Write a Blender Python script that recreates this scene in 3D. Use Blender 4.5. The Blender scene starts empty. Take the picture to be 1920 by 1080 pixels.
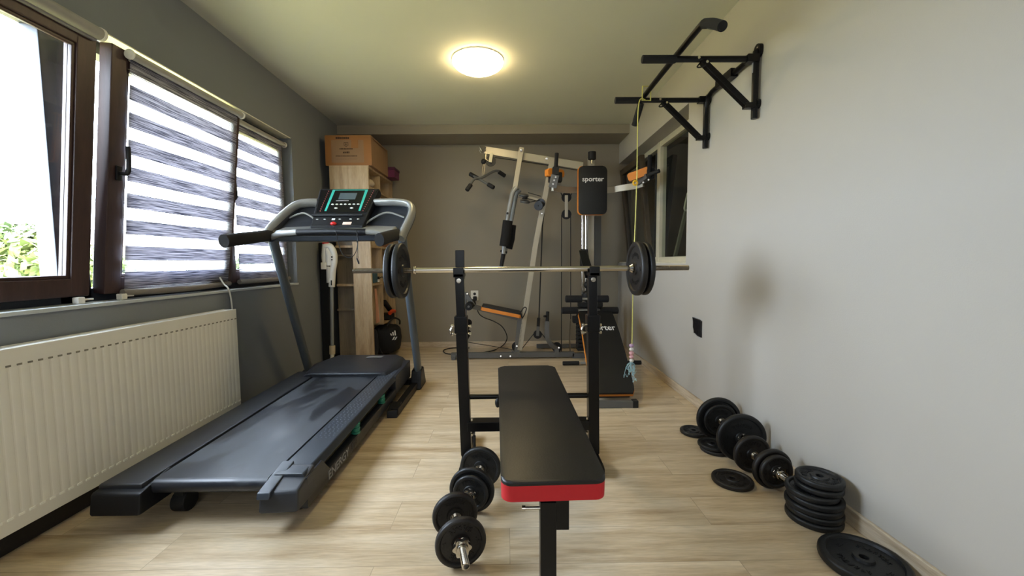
import bpy, bmesh, math, random
from mathutils import Vector, Matrix
random.seed(7)
PI = math.pi
C = bpy.context.scene.collection
V = Vector

# ------------------------------------------------------------------ camera
FL, PITCH, YAW, ROLL, CAMH = 750.0, 0.06626, 0.01109, -0.00789, 1.07196
_x = V((math.cos(YAW), -math.sin(YAW), 0)); _f = V((math.sin(YAW), math.cos(YAW), 0)); _z = V((0, 0, 1))
_d = math.cos(PITCH)*_f - math.sin(PITCH)*_z; _u = math.sin(PITCH)*_f + math.cos(PITCH)*_z
_c, _s = math.cos(ROLL), math.sin(ROLL)
CR = _c*_x + _s*_u; CU = -_s*_x + _c*_u; CD = _d
cam = bpy.data.objects.new('camera', bpy.data.cameras.new('camera')); C.objects.link(cam)
m3 = Matrix((CR, CU, -CD)).transposed()
cam.matrix_world = Matrix.Translation((0, 0, CAMH)) @ m3.to_4x4()
cam.data.sensor_width = 36; cam.data.lens = FL/1920*36; cam.data.clip_start = 0.02; cam.data.clip_end = 300
bpy.context.scene.camera = cam

def at(px, py, Y=None, X=None, Z=None):
    """measured point of the photo on the plane X=, Y= or Z= (room metres)"""
    r = CR*((px-960)/FL) - CU*((py-540)/FL) + CD
    o = V((0, 0, CAMH))
    if Y is not None: t = Y/r.y
    elif X is not None: t = X/r.x
    else: t = (Z-CAMH)/r.z
    return o + r*t

# ------------------------------------------------------------------ materials
MATS = {}
def srgb(c):
    return tuple(((v/255)/12.92 if v/255 <= 0.04045 else ((v/255+0.055)/1.055)**2.4) for v in c)
def mat(name, rgb, rough=0.5, metal=0.0, var=0.06, vscale=8.0, bump=0.0, bscale=60.0, coat=0.0, spec=0.5):
    if name in MATS: return MATS[name]
    m = bpy.data.materials.new(name); m.use_nodes = True; nt = m.node_tree; N = nt.nodes; L = nt.links
    b = N['Principled BSDF']; col = srgb(rgb)
    tc = N.new('ShaderNodeTexCoord'); nz = N.new('ShaderNodeTexNoise'); nz.inputs['Scale'].default_value = vscale
    nz.inputs['Detail'].default_value = 5
    L.new(tc.outputs['Object'], nz.inputs['Vector'])
    rp = N.new('ShaderNodeValToRGB')
    rp.color_ramp.elements[0].position = 0.3; rp.color_ramp.elements[1].position = 0.7
    rp.color_ramp.elements[0].color = (*[max(0, v*(1-var)) for v in col], 1)
    rp.color_ramp.elements[1].color = (*[min(1, v*(1+var)) for v in col], 1)
    L.new(nz.outputs['Fac'], rp.inputs['Fac']); L.new(rp.outputs['Color'], b.inputs['Base Color'])
    b.inputs['Roughness'].default_value = rough; b.inputs['Metallic'].default_value = metal
    b.inputs['Coat Weight'].default_value = coat; b.inputs['Specular IOR Level'].default_value = spec
    if bump:
        n2 = N.new('ShaderNodeTexNoise'); n2.inputs['Scale'].default_value = bscale; n2.inputs['Detail'].default_value = 4
        L.new(tc.outputs['Object'], n2.inputs['Vector'])
        bp = N.new('ShaderNodeBump'); bp.inputs['Strength'].default_value = bump; bp.inputs['Distance'].default_value = 0.002
        L.new(n2.outputs['Fac'], bp.inputs['Height']); L.new(bp.outputs['Normal'], b.inputs['Normal'])
    MATS[name] = m
    return m

def wood_mat(name, c1, c2, c3, stretch=(1, 12, 12), planks=None, rough=0.45, nscale=1.6):
    m = bpy.data.materials.new(name); m.use_nodes = True; nt = m.node_tree; N = nt.nodes; L = nt.links
    b = N['Principled BSDF']; tc = N.new('ShaderNodeTexCoord')
    mp = N.new('ShaderNodeMapping'); mp.inputs['Scale'].default_value = stretch
    L.new(tc.outputs['Object'], mp.inputs['Vector'])
    vec = mp.outputs['Vector']
    if planks:
        br = N.new('ShaderNodeTexBrick'); br.inputs['Scale'].default_value = 1.0
        br.inputs['Brick Width'].default_value = planks[0]; br.inputs['Row Height'].default_value = planks[1]
        br.inputs['Mortar Size'].default_value = 0.0011; br.inputs['Mortar Smooth'].default_value = 0.2
        br.inputs['Color1'].default_value = (0, 0, 0, 1); br.inputs['Color2'].default_value = (1, 1, 1, 1)
        br.inputs['Mortar'].default_value = (0.5, 0.5, 0.5, 1); br.offset = 0.37
        L.new(tc.outputs['Object'], br.inputs['Vector'])
        sc = N.new('ShaderNodeVectorMath'); sc.operation = 'SCALE'; sc.inputs['Scale'].default_value = 7.0
        L.new(br.outputs['Color'], sc.inputs[0])
        ad = N.new('ShaderNodeVectorMath'); ad.operation = 'ADD'
        L.new(vec, ad.inputs[0]); L.new(sc.outputs['Vector'], ad.inputs[1]); vec = ad.outputs['Vector']
    nz = N.new('ShaderNodeTexNoise'); nz.inputs['Scale'].default_value = nscale; nz.inputs['Detail'].default_value = 8
    nz.inputs['Roughness'].default_value = 0.6; nz.inputs['Distortion'].default_value = 0.35
    L.new(vec, nz.inputs['Vector'])
    rp = N.new('ShaderNodeValToRGB'); e = rp.color_ramp.elements
    e[0].position = 0.28; e[0].color = (*srgb(c1), 1); e[1].position = 0.72; e[1].color = (*srgb(c3), 1)
    k = e.new(0.47); k.color = (*srgb(c2), 1)
    L.new(nz.outputs['Fac'], rp.inputs['Fac'])
    # fine pores
    n2 = N.new('ShaderNodeTexNoise'); n2.inputs['Scale'].default_value = nscale*9; n2.inputs['Detail'].default_value = 3
    L.new(vec, n2.inputs['Vector'])
    mr = N.new('ShaderNodeMapRange'); mr.inputs['From Min'].default_value = 0.35; mr.inputs['From Max'].default_value = 0.65
    mr.inputs['To Min'].default_value = 0.90; mr.inputs['To Max'].default_value = 1.05
    L.new(n2.outputs['Fac'], mr.inputs['Value'])
    mx = N.new('ShaderNodeMix'); mx.data_type = 'RGBA'; mx.blend_type = 'MULTIPLY'; mx.inputs[0].default_value = 1
    L.new(rp.outputs['Color'], mx.inputs[6]); L.new(mr.outputs['Result'], mx.inputs[7])
    out = mx.outputs[2]
    if planks:
        mr2 = N.new('ShaderNodeMapRange'); mr2.inputs['To Min'].default_value = 0.93; mr2.inputs['To Max'].default_value = 1.05
        L.new(br.outputs['Color'], mr2.inputs['Value'])
        m2 = N.new('ShaderNodeMix'); m2.data_type = 'RGBA'; m2.blend_type = 'MULTIPLY'; m2.inputs[0].default_value = 1
        L.new(out, m2.inputs[6]); L.new(mr2.outputs['Result'], m2.inputs[7])
        m4 = N.new('ShaderNodeMix'); m4.data_type = 'RGBA'; m4.blend_type = 'MIX'
        mm = N.new('ShaderNodeMath'); mm.operation = 'MULTIPLY'; mm.inputs[1].default_value = 0.55
        L.new(br.outputs['Fac'], mm.inputs[0]); L.new(mm.outputs[0], m4.inputs[0])
        L.new(m2.outputs[2], m4.inputs[6]); m4.inputs[7].default_value = (*srgb((110, 92, 70)), 1); out = m4.outputs[2]
        bp = N.new('ShaderNodeBump'); bp.inputs['Strength'].default_value = 0.15; bp.inputs['Distance'].default_value = 0.001
        L.new(n2.outputs['Fac'], bp.inputs['Height']); L.new(bp.outputs['Normal'], b.inputs['Normal'])
    L.new(out, b.inputs['Base Color']); b.inputs['Roughness'].default_value = rough
    MATS[name] = m
    return m

def emit_mat(name, rgb, s):
    m = bpy.data.materials.new(name); m.use_nodes = True; N = m.node_tree.nodes; N.clear()
    e = N.new('ShaderNodeEmission'); e.inputs[0].default_value = (*rgb, 1); e.inputs[1].default_value = s
    o = N.new('ShaderNodeOutputMaterial'); m.node_tree.links.new(e.outputs[0], o.inputs[0]); return m

def glass_mat(name, tint=(1, 1, 1), refl=0.08):
    m = bpy.data.materials.new(name); m.use_nodes = True; N = m.node_tree.nodes; L = m.node_tree.links; N.clear()
    t = N.new('ShaderNodeBsdfTransparent'); t.inputs[0].default_value = (*tint, 1)
    g = N.new('ShaderNodeBsdfGlossy'); g.inputs['Roughness'].default_value = 0.02
    lw = N.new('ShaderNodeLayerWeight'); lw.inputs['Blend'].default_value = 0.5
    pw = N.new('ShaderNodeMath'); pw.operation = 'POWER'; pw.inputs[1].default_value = 4.0; L.new(lw.outputs['Facing'], pw.inputs[0])
    f = N.new('ShaderNodeMath'); f.operation = 'MULTIPLY_ADD'; f.inputs[1].default_value = .6; f.inputs[2].default_value = refl*.6; L.new(pw.outputs[0], f.inputs[0])
    mx = N.new('ShaderNodeMixShader'); o = N.new('ShaderNodeOutputMaterial')
    L.new(f.outputs[0], mx.inputs[0]); L.new(t.outputs[0], mx.inputs[1]); L.new(g.outputs[0], mx.inputs[2]); L.new(mx.outputs[0], o.inputs[0])
    return m

def blind_mat(name, period, phase, duty):
    """day and night fabric: woven grey bands alternating with sheer mesh, along the height"""
    m = bpy.data.materials.new(name); m.use_nodes = True; N = m.node_tree.nodes; L = m.node_tree.links; N.clear()
    tc = N.new('ShaderNodeTexCoord'); sp = N.new('ShaderNodeSeparateXYZ'); L.new(tc.outputs['Object'], sp.inputs[0])
    def mth(op, a, b=None, c=None):
        n = N.new('ShaderNodeMath'); n.operation = op
        for i, x in enumerate((a, b, c)):
            if x is None: continue
            if isinstance(x, (int, float)): n.inputs[i].default_value = x
            else: L.new(x, n.inputs[i])
        return n.outputs[0]
    fr = mth('FRACT', mth('ADD', mth('DIVIDE', sp.outputs['Z'], period), phase))
    band = mth('LESS_THAN', fr, duty)
    mp = N.new('ShaderNodeMapping'); mp.inputs['Scale'].default_value = (4, 7, 330); L.new(tc.outputs['Object'], mp.inputs[0])
    nz = N.new('ShaderNodeTexNoise'); nz.inputs['Scale'].default_value = 1.0; nz.inputs['Detail'].default_value = 4; L.new(mp.outputs[0], nz.inputs['Vector'])
    rp = N.new('ShaderNodeValToRGB'); rp.color_ramp.elements[0].position = .38; rp.color_ramp.elements[1].position = .62
    rp.color_ramp.elements[0].color = (*srgb((66, 67, 80)), 1); rp.color_ramp.elements[1].color = (*srgb((196, 194, 208)), 1)
    L.new(nz.outputs['Fac'], rp.inputs[0])
    df = N.new('ShaderNodeBsdfDiffuse'); L.new(rp.outputs[0], df.inputs[0])
    tl = N.new('ShaderNodeBsdfTranslucent')
    mc = N.new('ShaderNodeMix'); mc.data_type = 'RGBA'; mc.blend_type = 'MULTIPLY'; mc.inputs[0].default_value = 1
    mc.inputs[7].default_value = (.26, .26, .29, 1)
    L.new(rp.outputs[0], mc.inputs[6]); L.new(mc.outputs[2], tl.inputs[0])
    ad = N.new('ShaderNodeMixShader'); ad.inputs[0].default_value = 0.30
    L.new(df.outputs[0], ad.inputs[1]); L.new(tl.outputs[0], ad.inputs[2])
    # sheer: fine horizontal threads
    th = mth('LESS_THAN', mth('FRACT', mth('DIVIDE', sp.outputs['Z'], 0.0056)), 0.30)
    tr = N.new('ShaderNodeBsdfTransparent'); d2 = N.new('ShaderNodeBsdfTranslucent'); d2.inputs[0].default_value = (.85, .85, .87, 1)
    d3 = N.new('ShaderNodeBsdfDiffuse'); d3.inputs[0].default_value = (.45, .45, .46, 1)
    m3_ = N.new('ShaderNodeMixShader'); m3_.inputs[0].default_value = 0.3; L.new(d2.outputs[0], m3_.inputs[1]); L.new(d3.outputs[0], m3_.inputs[2])
    sh = N.new('ShaderNodeMixShader'); L.new(th, sh.inputs[0]); L.new(tr.outputs[0], sh.inputs[1]); L.new(m3_.outputs[0], sh.inputs[2])
    mx = N.new('ShaderNodeMixShader'); o = N.new('ShaderNodeOutputMaterial')
    L.new(band, mx.inputs[0]); L.new(sh.outputs[0], mx.inputs[1]); L.new(ad.outputs[0], mx.inputs[2]); L.new(mx.outputs[0], o.inputs[0])
    return m

def belt_mat():
    m = bpy.data.materials.new('belt_rubber'); m.use_nodes = True; N = m.node_tree.nodes; L = m.node_tree.links
    b = N['Principled BSDF']; tc = N.new('ShaderNodeTexCoord')
    mp = N.new('ShaderNodeMapping'); mp.inputs['Scale'].default_value = (2.6, 1.3, 1); L.new(tc.outputs['Object'], mp.inputs[0])
    nz = N.new('ShaderNodeTexNoise'); nz.inputs['Scale'].default_value = 1.5; nz.inputs['Detail'].default_value = 7; nz.inputs['Distortion'].default_value = .8
    L.new(mp.outputs[0], nz.inputs['Vector'])
    rp = N.new('ShaderNodeValToRGB'); rp.color_ramp.elements[0].position = .47; rp.color_ramp.elements[1].position = .52
    rp.color_ramp.elements[0].color = (*srgb((32, 35, 42)), 1); rp.color_ramp.elements[1].color = (*srgb((58, 62, 68)), 1)
    L.new(nz.outputs['Fac'], rp.inputs[0]); L.new(rp.outputs[0], b.inputs['Base Color'])
    mr = N.new('ShaderNodeMapRange'); mr.inputs['From Min'].default_value = .47; mr.inputs['From Max'].default_value = .52
    mr.inputs['To Min'].default_value = .34; mr.inputs['To Max'].default_value = .5
    L.new(nz.outputs['Fac'], mr.inputs[0]); L.new(mr.outputs[0], b.inputs['Roughness'])
    MATS['belt'] = m; return m

M = {}
M['wall'] = mat('wall_paint_lit', (180, 175, 166), .85, var=.015, vscale=2, bump=.25, bscale=220)  # lit tone of the one wall paint, lightened for the right wall
M['wall_l'] = mat('wall_paint_left_shaded', (124, 127, 130), .85, var=.015, vscale=2, bump=.25, bscale=220)  # same paint darkened: shade of the window wall put into the colour
M['wall_b'] = mat('wall_paint_back_shaded', (146, 137, 121), .85, var=.015, vscale=2, bump=.25, bscale=220)  # same paint darker and warmer: dim lamp light put into the colour
M['ceil'] = mat('ceiling_paint', (212, 211, 196), .9, var=.015, vscale=2, bump=.2, bscale=200)
M['floor'] = wood_mat('oak_laminate', (170, 144, 110), (202, 181, 149), (222, 205, 177), stretch=(1.1, 11, 1), planks=(1.3, 0.193), rough=.38)
M['trim'] = wood_mat('oak_trim', (166, 144, 116), (196, 178, 152), (214, 200, 178), stretch=(4, 2.2, 30), rough=.5)
M['shelfw'] = wood_mat('sonoma_oak', (150, 124, 90), (184, 158, 122), (200, 178, 144), stretch=(12, 12, 1.2), rough=.5)
M['upvc'] = wood_mat('brown_window_frame', (50, 34, 32), (62, 44, 41), (72, 52, 48), stretch=(12, 12, 1.2), rough=.42)
M['slate'] = mat('slate_window_frame', (34, 40, 50), .5)
M['cream'] = mat('cream_window_frame', (206, 198, 172), .45)
M['white'] = mat('white_enamel', (232, 229, 220), .4, var=.02)
M['whitep'] = mat('white_plastic', (226, 222, 212), .35, var=.02)
M['black'] = mat('black_powder_coat', (9, 9, 10), .3, var=.1, spec=.3)
M['blackp'] = mat('black_plastic', (18, 19, 22), .45, var=.1, bump=.1, bscale=400, spec=.35)
M['tread'] = mat('graphite_plastic', (37, 40, 46), .4, var=.06, bump=.12, bscale=500)
M['tread2'] = mat('slate_paint', (52, 58, 66), .35, var=.05)
M['silver'] = mat('silver_plastic', (146, 147, 144), .34, metal=.3, var=.04)
M['foam'] = mat('black_foam', (17, 17, 19), .9, var=.2, bump=.5, bscale=250)
M['iron'] = mat('cast_iron_black', (17, 18, 19), .48, var=.25, vscale=20, bump=.35, bscale=160)
M['ironb'] = mat('cast_iron_brownish', (25, 21, 18), .5, var=.25, vscale=20, bump=.35, bscale=160)
M['chrome'] = mat('chrome', (205, 200, 190), .16, metal=1, var=.05)
M['dchrome'] = mat('dull_chrome', (150, 142, 130), .3, metal=1, var=.15)
M['gymg'] = mat('gym_silver_paint', (176, 169, 152), .38, metal=.25, var=.04)
M['gymd'] = mat('gym_grey_paint', (100, 100, 98), .4, metal=.3, var=.04)
M['orange'] = mat('orange_vinyl', (214, 130, 44), .5, var=.06)
M['vinyl'] = mat('black_vinyl', (22, 21, 21), .42, var=.12, vscale=5, bump=.2, bscale=180)
M['gymvinyl'] = mat('gym_black_vinyl', (16, 16, 16), .5, var=.12, bump=.2, bscale=180)
M['red'] = mat('red_vinyl', (196, 22, 40), .45, var=.05, bump=.15, bscale=120)
M['card'] = mat('cardboard', (150, 118, 86), .8, var=.08, vscale=4, bump=.2, bscale=60)
M['tape'] = mat('packing_tape', (156, 106, 58), .35, var=.08, vscale=6)
M['ink'] = mat('printed_ink', (70, 46, 28), .7)
M['purple'] = mat('purple_board', (104, 36, 76), .5)
M['teal'] = mat('teal_accent', (60, 176, 160), .35)
M['green'] = mat('green_rubber', (24, 120, 98), .5)
M['lcd'] = mat('display_glass', (78, 90, 96), .2)
M['txt'] = mat('white_print', (226, 226, 224), .5)
M['txtd'] = mat('grey_print', (150, 152, 156), .5)
M['redb'] = mat('red_button', (206, 34, 30), .4)
M['yellow'] = mat('yellow_plastic', (222, 172, 30), .4)
M['rope'] = mat('yellow_cord', (206, 200, 110), .6)
M['pink'] = mat('pink_bead', (226, 172, 178), .4)
M['lilac'] = mat('lilac_bead', (196, 164, 200), .4)
M['thread'] = mat('pale_blue_thread', (168, 204, 214), .8)
M['cloth'] = mat('pink_cloth', (196, 142, 112), .9, bump=.4)
M['navy'] = mat('dark_navy_fabric', (20, 22, 34), .9, bump=.4, bscale=90)
M['bag'] = mat('black_bag_fabric', (20, 20, 22), .75, bump=.5, bscale=70)
M['rubber'] = mat('black_rubber', (14, 14, 14), .7)
M['sill'] = mat('sill_paint', (186, 192, 194), .35, var=.02)
M['belt'] = belt_mat()
M['glass'] = glass_mat('window_glass')
M['orangep'] = mat('orange_plastic', (212, 72, 26), .45)
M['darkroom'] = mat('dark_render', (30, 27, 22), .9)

# ------------------------------------------------------------------ mesh builder
def frame(p0, p1, up=None):
    z = (p1-p0).normalized()
    u = V(up) if up is not None else (V((0, 0, 1)) if abs(z.z) < .95 else V((0, 1, 0)))
    x = u.cross(z)
    if x.length < 1e-6: x = V((1, 0, 0)).cross(z)
    x.normalize(); y = z.cross(x)
    return Matrix((x, y, z)).transposed()

def catmull(pts, n=6, closed=False):
    pts = [V(p) for p in pts]; out = []; k = len(pts)
    rng = range(k) if closed else range(k-1)
    for i in rng:
        if closed: a, b, c, d = pts[(i-1) % k], pts[i], pts[(i+1) % k], pts[(i+2) % k]
        else: a, b, c, d = pts[max(i-1, 0)], pts[i], pts[i+1], pts[min(i+2, k-1)]
        for j in range(n):
            t = j/n
            out.append(.5*((2*b)+(c-a)*t+(2*a-5*b+4*c-d)*t*t+(3*b-a-3*c+d)*t**3))
    if not closed: out.append(pts[-1])
    return out

class MB:
    def __init__(s): s.bm = bmesh.new(); s.T = Matrix.Identity(4)
    def _v(s, p): return s.bm.verts.new(s.T @ V(p))
    def box(s, c, d, R=None, bev=0.0, seg=2):
        c = V(c); R = R or Matrix.Identity(3); v = []
        for z in (-.5, .5):
            for y in (-.5, .5):
                for x in (-.5, .5): v.append(s._v(c+R @ V((x*d[0], y*d[1], z*d[2]))))
        fs = [s.bm.faces.new([v[i] for i in q]) for q in ((0, 2, 3, 1), (4, 5, 7, 6), (0, 1, 5, 4), (2, 6, 7, 3), (0, 4, 6, 2), (1, 3, 7, 5))]
        if bev:
            es = set(e for f in fs for e in f.edges)
            bmesh.ops.bevel(s.bm, geom=list(es), offset=bev, segments=seg, profile=.5, affect='EDGES')
        return s
    def b2(s, lo, hi, bev=0.0):
        lo, hi = V(lo), V(hi); return s.box((lo+hi)/2, [abs(x) for x in (hi-lo)], bev=bev)
    def hexa(s, bot, top, bev=0.0):
        v = [s._v(p) for p in bot]+[s._v(p) for p in top]; n = len(bot)
        fs = [s.bm.faces.new(v[:n][::-1]), s.bm.faces.new(v[n:])]
        for i in range(n): fs.append(s.bm.faces.new([v[i], v[(i+1) % n], v[n+(i+1) % n], v[n+i]]))
        if bev:
            es = set(e for f in fs for e in f.edges)
            bmesh.ops.bevel(s.bm, geom=list(es), offset=bev, segments=2, profile=.5, affect='EDGES')
        return s
    def bar(s, p0, p1, w, h, up=None, bev=.003):
        p0, p1 = V(p0), V(p1); return s.box((p0+p1)/2, (w, h, (p1-p0).length), frame(p0, p1, up), bev)
    def rings(s, rings, cap=True, closed=False):
        rv = [[s._v(p) for p in r] for r in rings]; n = len(rv[0])
        rng = range(len(rv)) if closed else range(len(rv)-1)
        for i in rng:
            a, b = rv[i], rv[(i+1) % len(rv)]
            for j in range(n): s.bm.faces.new([a[j], a[(j+1) % n], b[(j+1) % n], b[j]])
        if cap and not closed:
            s.bm.faces.new(rv[0][::-1]); s.bm.faces.new(rv[-1])
        return s
    def cyl(s, p0, p1, r, r2=None, seg=18, bev=0.0):
        p0, p1 = V(p0), V(p1); R = frame(p0, p1); L = (p1-p0).length; r2 = r if r2 is None else r2
        prof = [(0, r), (L, r2)] if not bev else [(0, r-bev), (bev*.3, r-bev*.3), (bev, r), (L-bev, r2), (L-bev*.3, r2-bev*.3), (L, r2-bev)]
        s.rings([[p0+R @ V((rr*math.cos(a), rr*math.sin(a), z)) for a in [2*PI*k/seg for k in range(seg)]] for z, rr in prof]); return s
    def tube(s, pts, r, seg=10, closed=False, prof=None):
        pts = [V(p) for p in pts]; n = len(pts); rings = []; x = None
        rr = r if hasattr(r, '__len__') else [r]*n
        for i, p in enumerate(pts):
            if closed: t = pts[(i+1) % n]-pts[(i-1) % n]
            else: t = pts[min(i+1, n-1)]-pts[max(i-1, 0)]
            t.normalize()
            if x is None:
                u = V((0, 0, 1)) if abs(t.z) < .9 else V((0, 1, 0)); x = u.cross(t).normalized()
            else:
                x = x-t*x.dot(t); x.normalize()
            y = t.cross(x)
            if prof: rings.append([p+x*a+y*b for a, b in prof])
            else: rings.append([p+(x*math.cos(a)+y*math.sin(a))*rr[i] for a in [2*PI*k/seg for k in range(seg)]])
        return s.rings(rings, closed=closed)
    def lathe(s, prof, Mx=None, seg=36, closed=False):
        Mx = Mx or Matrix.Identity(4)
        rings = [[Mx @ V((r*math.cos(2*PI*k/seg), r*math.sin(2*PI*k/seg), z)) for k in range(seg)] for r, z in prof]
        return s.rings(rings, cap=not closed, closed=closed)
    def prism(s, poly, z0, z1, Mx=None, bev=0.0, seg=3):
        Mx = Mx or Matrix.Identity(4)
        a = [s._v(Mx @ V((x, y, z0))) for x, y in poly]; b = [s._v(Mx @ V((x, y, z1))) for x, y in poly]; n = len(poly)
        s.bm.faces.new(a[::-1]); ft = s.bm.faces.new(b)
        for i in range(n): s.bm.faces.new([a[i], a[(i+1) % n], b[(i+1) % n], b[i]])
        if bev: bmesh.ops.bevel(s.bm, geom=list(ft.edges), offset=bev, segments=seg, profile=.5, affect='EDGES')
        return s
    def sphere(s, c, r, sc=(1, 1, 1), seg=16, rg=10):
        c = V(c); rings = []
        for i in range(1, rg):
            a = PI*i/rg
            rings.append([c+V((sc[0]*r*math.sin(a)*math.cos(2*PI*k/seg), sc[1]*r*math.sin(a)*math.sin(2*PI*k/seg), -sc[2]*r*math.cos(a))) for k in range(seg)])
        s.rings(rings, cap=False)
        s.bm.verts.ensure_lookup_table(); nv = len(s.bm.verts); tot = (rg-1)*seg
        first = [s.bm.verts[nv-tot+k] for k in range(seg)]; last = [s.bm.verts[nv-seg+k] for k in range(seg)]
        b = s._v(c+V((0, 0, -sc[2]*r))); t = s._v(c+V((0, 0, sc[2]*r)))
        for k in range(seg):
            s.bm.faces.new([b, first[(k+1) % seg], first[k]]); s.bm.faces.new([t, last[k], last[(k+1) % seg]])
        return s
    def poly(s, pts): s.bm.faces.new([s._v(p) for p in pts]); return s
    def build(s, name, m, parent=None, smooth=40, origin=None, recalc=True):
        bm = s.bm
        if recalc: bmesh.ops.recalc_face_normals(bm, faces=bm.faces)
        me = bpy.data.meshes.new(name)
        if parent is not None:
            Wm = WM[parent.name]; bm.transform(Wm.inverted())
            if smooth is not None and smooth > 0:
                pass
            wm = Wm
        else:
            if origin is None:
                xs = [v.co for v in bm.verts]
                lo = V([min(c[i] for c in xs) for i in range(3)]); hi = V([max(c[i] for c in xs) for i in range(3)])
                origin = V(((lo.x+hi.x)/2, (lo.y+hi.y)/2, lo.z))
            wm = Matrix.Translation(V(origin)); bm.transform(wm.inverted())
        if smooth:
            th = math.radians(smooth)
            for f in bm.faces: f.smooth = True
            for e in bm.edges:
                if len(e.link_faces) == 2:
                    if e.calc_face_angle(0) > th: e.smooth = False
        bm.to_mesh(me); bm.free(); me.materials.append(m)
        o = bpy.data.objects.new(name, me); C.objects.link(o)
        if smooth and smooth <= 40:
            wn = o.modifiers.new('weighted_normal', 'WEIGHTED_NORMAL'); wn.keep_sharp = True; wn.weight = 80
        if parent is not None:
            o.parent = parent; WM[o.name] = WM[parent.name].copy()
        else:
            o.matrix_world = wm; WM[o.name] = wm.copy()
        return o
WM = {}

def tag(o, label, cat, group=None):
    o['label'] = label; o['category'] = cat
    if group: o['group'] = group
    return o
def thing(name, label, cat, loc=(0, 0, 0), rz=0.0, group=None, kind=None):
    o = bpy.data.objects.new(name, None); C.objects.link(o); o.empty_display_size = .05
    wm = Matrix.Translation(V(loc)) @ Matrix.Rotation(rz, 4, 'Z'); o.matrix_world = wm; WM[o.name] = wm.copy()
    if kind: o['kind'] = kind
    else: tag(o, label, cat, group)
    return o
def struct(o): o['kind'] = 'structure'; return o
def copy_tree(o, loc, rz=0.0, label=None):
    c = o.copy(); C.objects.link(c)
    wm = Matrix.Translation(V(loc)) @ Matrix.Rotation(rz, 4, 'Z'); c.matrix_world = wm; WM[c.name] = wm
    if label: c['label'] = label
    for ch in list(o.children):
        d = ch.copy(); C.objects.link(d); d.parent = c
        for g in ch.children:
            e = g.copy(); C.objects.link(e); e.parent = d
    return c

def text_mesh(name, body, size, m, parent, Mx, extrude=.0006, bold=0.0, width=None):
    cu = bpy.data.curves.new(name, 'FONT'); cu.body = body; cu.size = size; cu.extrude = extrude; cu.offset = bold
    cu.align_x = 'CENTER'; cu.align_y = 'CENTER'; cu.resolution_u = 4
    t = bpy.data.objects.new(name+'_tmp', cu); C.objects.link(t)
    dg = bpy.context.evaluated_depsgraph_get(); dg.update()
    me = bpy.data.meshes.new_from_object(t.evaluated_get(dg)); bpy.data.objects.remove(t); bpy.data.curves.remove(cu)
    if width:
        xs = [v.co.x for v in me.vertices]; k = width/(max(xs)-min(xs)); me.transform(Matrix.Diagonal((k, 1, 1, 1)))
    me.transform(WM[parent.name].inverted() @ Mx); me.name = name
    me.materials.clear(); me.materials.append(m)
    o = bpy.data.objects.new(name, me); C.objects.link(o); o.parent = parent; WM[o.name] = WM[parent.name].copy(); return o

def basis(o, x, y, z=None):
    x = V(x).normalized(); y = V(y).normalized(); z = x.cross(y).normalized(); y = z.cross(x)
    R = Matrix((x, y, z)).transposed().to_4x4(); return Matrix.Translation(V(o)) @ R

def rrect(w, h, r, n=6, cx=0, cy=0):
    out = []
    for sx, sy, a0 in ((1, 1, 0), (-1, 1, 90), (-1, -1, 180), (1, -1, 270)):
        for k in range(n+1):
            a = math.radians(a0+90*k/n)
            out.append((cx+sx*(w/2-r)+r*math.cos(a), cy+sy*(h/2-r)+r*math.sin(a)))
    return out

# ------------------------------------------------------------------ room
XL, XR, YB, YF, H = -1.884, 1.384, 4.995, -1.3, 2.6
WZ0, WZ1, WY0, WY1 = .885, 2.166, .90, 3.607          # left window opening
T = .22
mb = MB()
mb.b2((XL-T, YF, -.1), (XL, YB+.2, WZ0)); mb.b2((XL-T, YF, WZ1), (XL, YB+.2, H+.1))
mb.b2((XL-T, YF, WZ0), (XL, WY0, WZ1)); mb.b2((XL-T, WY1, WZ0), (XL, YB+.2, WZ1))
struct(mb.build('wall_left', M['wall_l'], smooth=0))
RZ0, RZ1, RY0 = 1.045, 2.258, 3.094                    # right recess
mb = MB()
mb.b2((XR, YF, -.1), (XR+.2, YB+.2, RZ0)); mb.b2((XR, YF, RZ1), (XR+.2, YB+.2, H+.1)); mb.b2((XR, YF, RZ0), (XR+.2, RY0, RZ1))
struct(mb.build('wall_right', M['wall'], smooth=0))
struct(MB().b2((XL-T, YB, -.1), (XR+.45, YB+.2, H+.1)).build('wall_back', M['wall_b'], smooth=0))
struct(MB().b2((XL-T, YF-.2, -.1), (XR+.2, YF, H+.1)).build('wall_front', M['wall'], smooth=0))
struct(MB().b2((XL-T, YF, -.1), (XR+.2, YB+.1, 0)).build('floor', M['floor'], smooth=0, origin=(0, 0, 0)))
struct(MB().b2((XL-T, YF, H), (XR+.2, YB+.1, H+.1)).build('ceiling', M['ceil'], smooth=0))
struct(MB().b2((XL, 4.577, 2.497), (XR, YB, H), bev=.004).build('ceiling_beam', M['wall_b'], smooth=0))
def baseboard(name, lo, hi): struct(MB().b2(lo, hi, bev=.004).build(name, M['trim'], smooth=0))
baseboard('baseboard_right', (XR-.015, YF, 0), (XR, YB, .07))
baseboard('baseboard_back', (XL, YB-.015, 0), (XR-.015, YB, .07))
struct(MB().b2((XL, YF, 0), (XL+.015, YB-.015, .07), bev=.004).build('baseboard_left', mat('shaded_skirting', (34, 32, 32), .5), smooth=0))  # coloured dark to paint in the shadow under the radiator
struct(MB().b2((XL-.17, WY0, WZ0-.005), (XL+.012, WY1, WZ0+.012), bev=.003).build('trim_1', M['sill'], smooth=0))

struct(MB().b2((XL-.19, WY0, WZ1-.006), (XL-.002, WY1-.004, WZ1+.001)).build('trim_2', mat('lit_reveal_paint', (240, 238, 215), .8), smooth=0))  # added pale panel, bounced light on the soffit put into its colour
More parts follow.
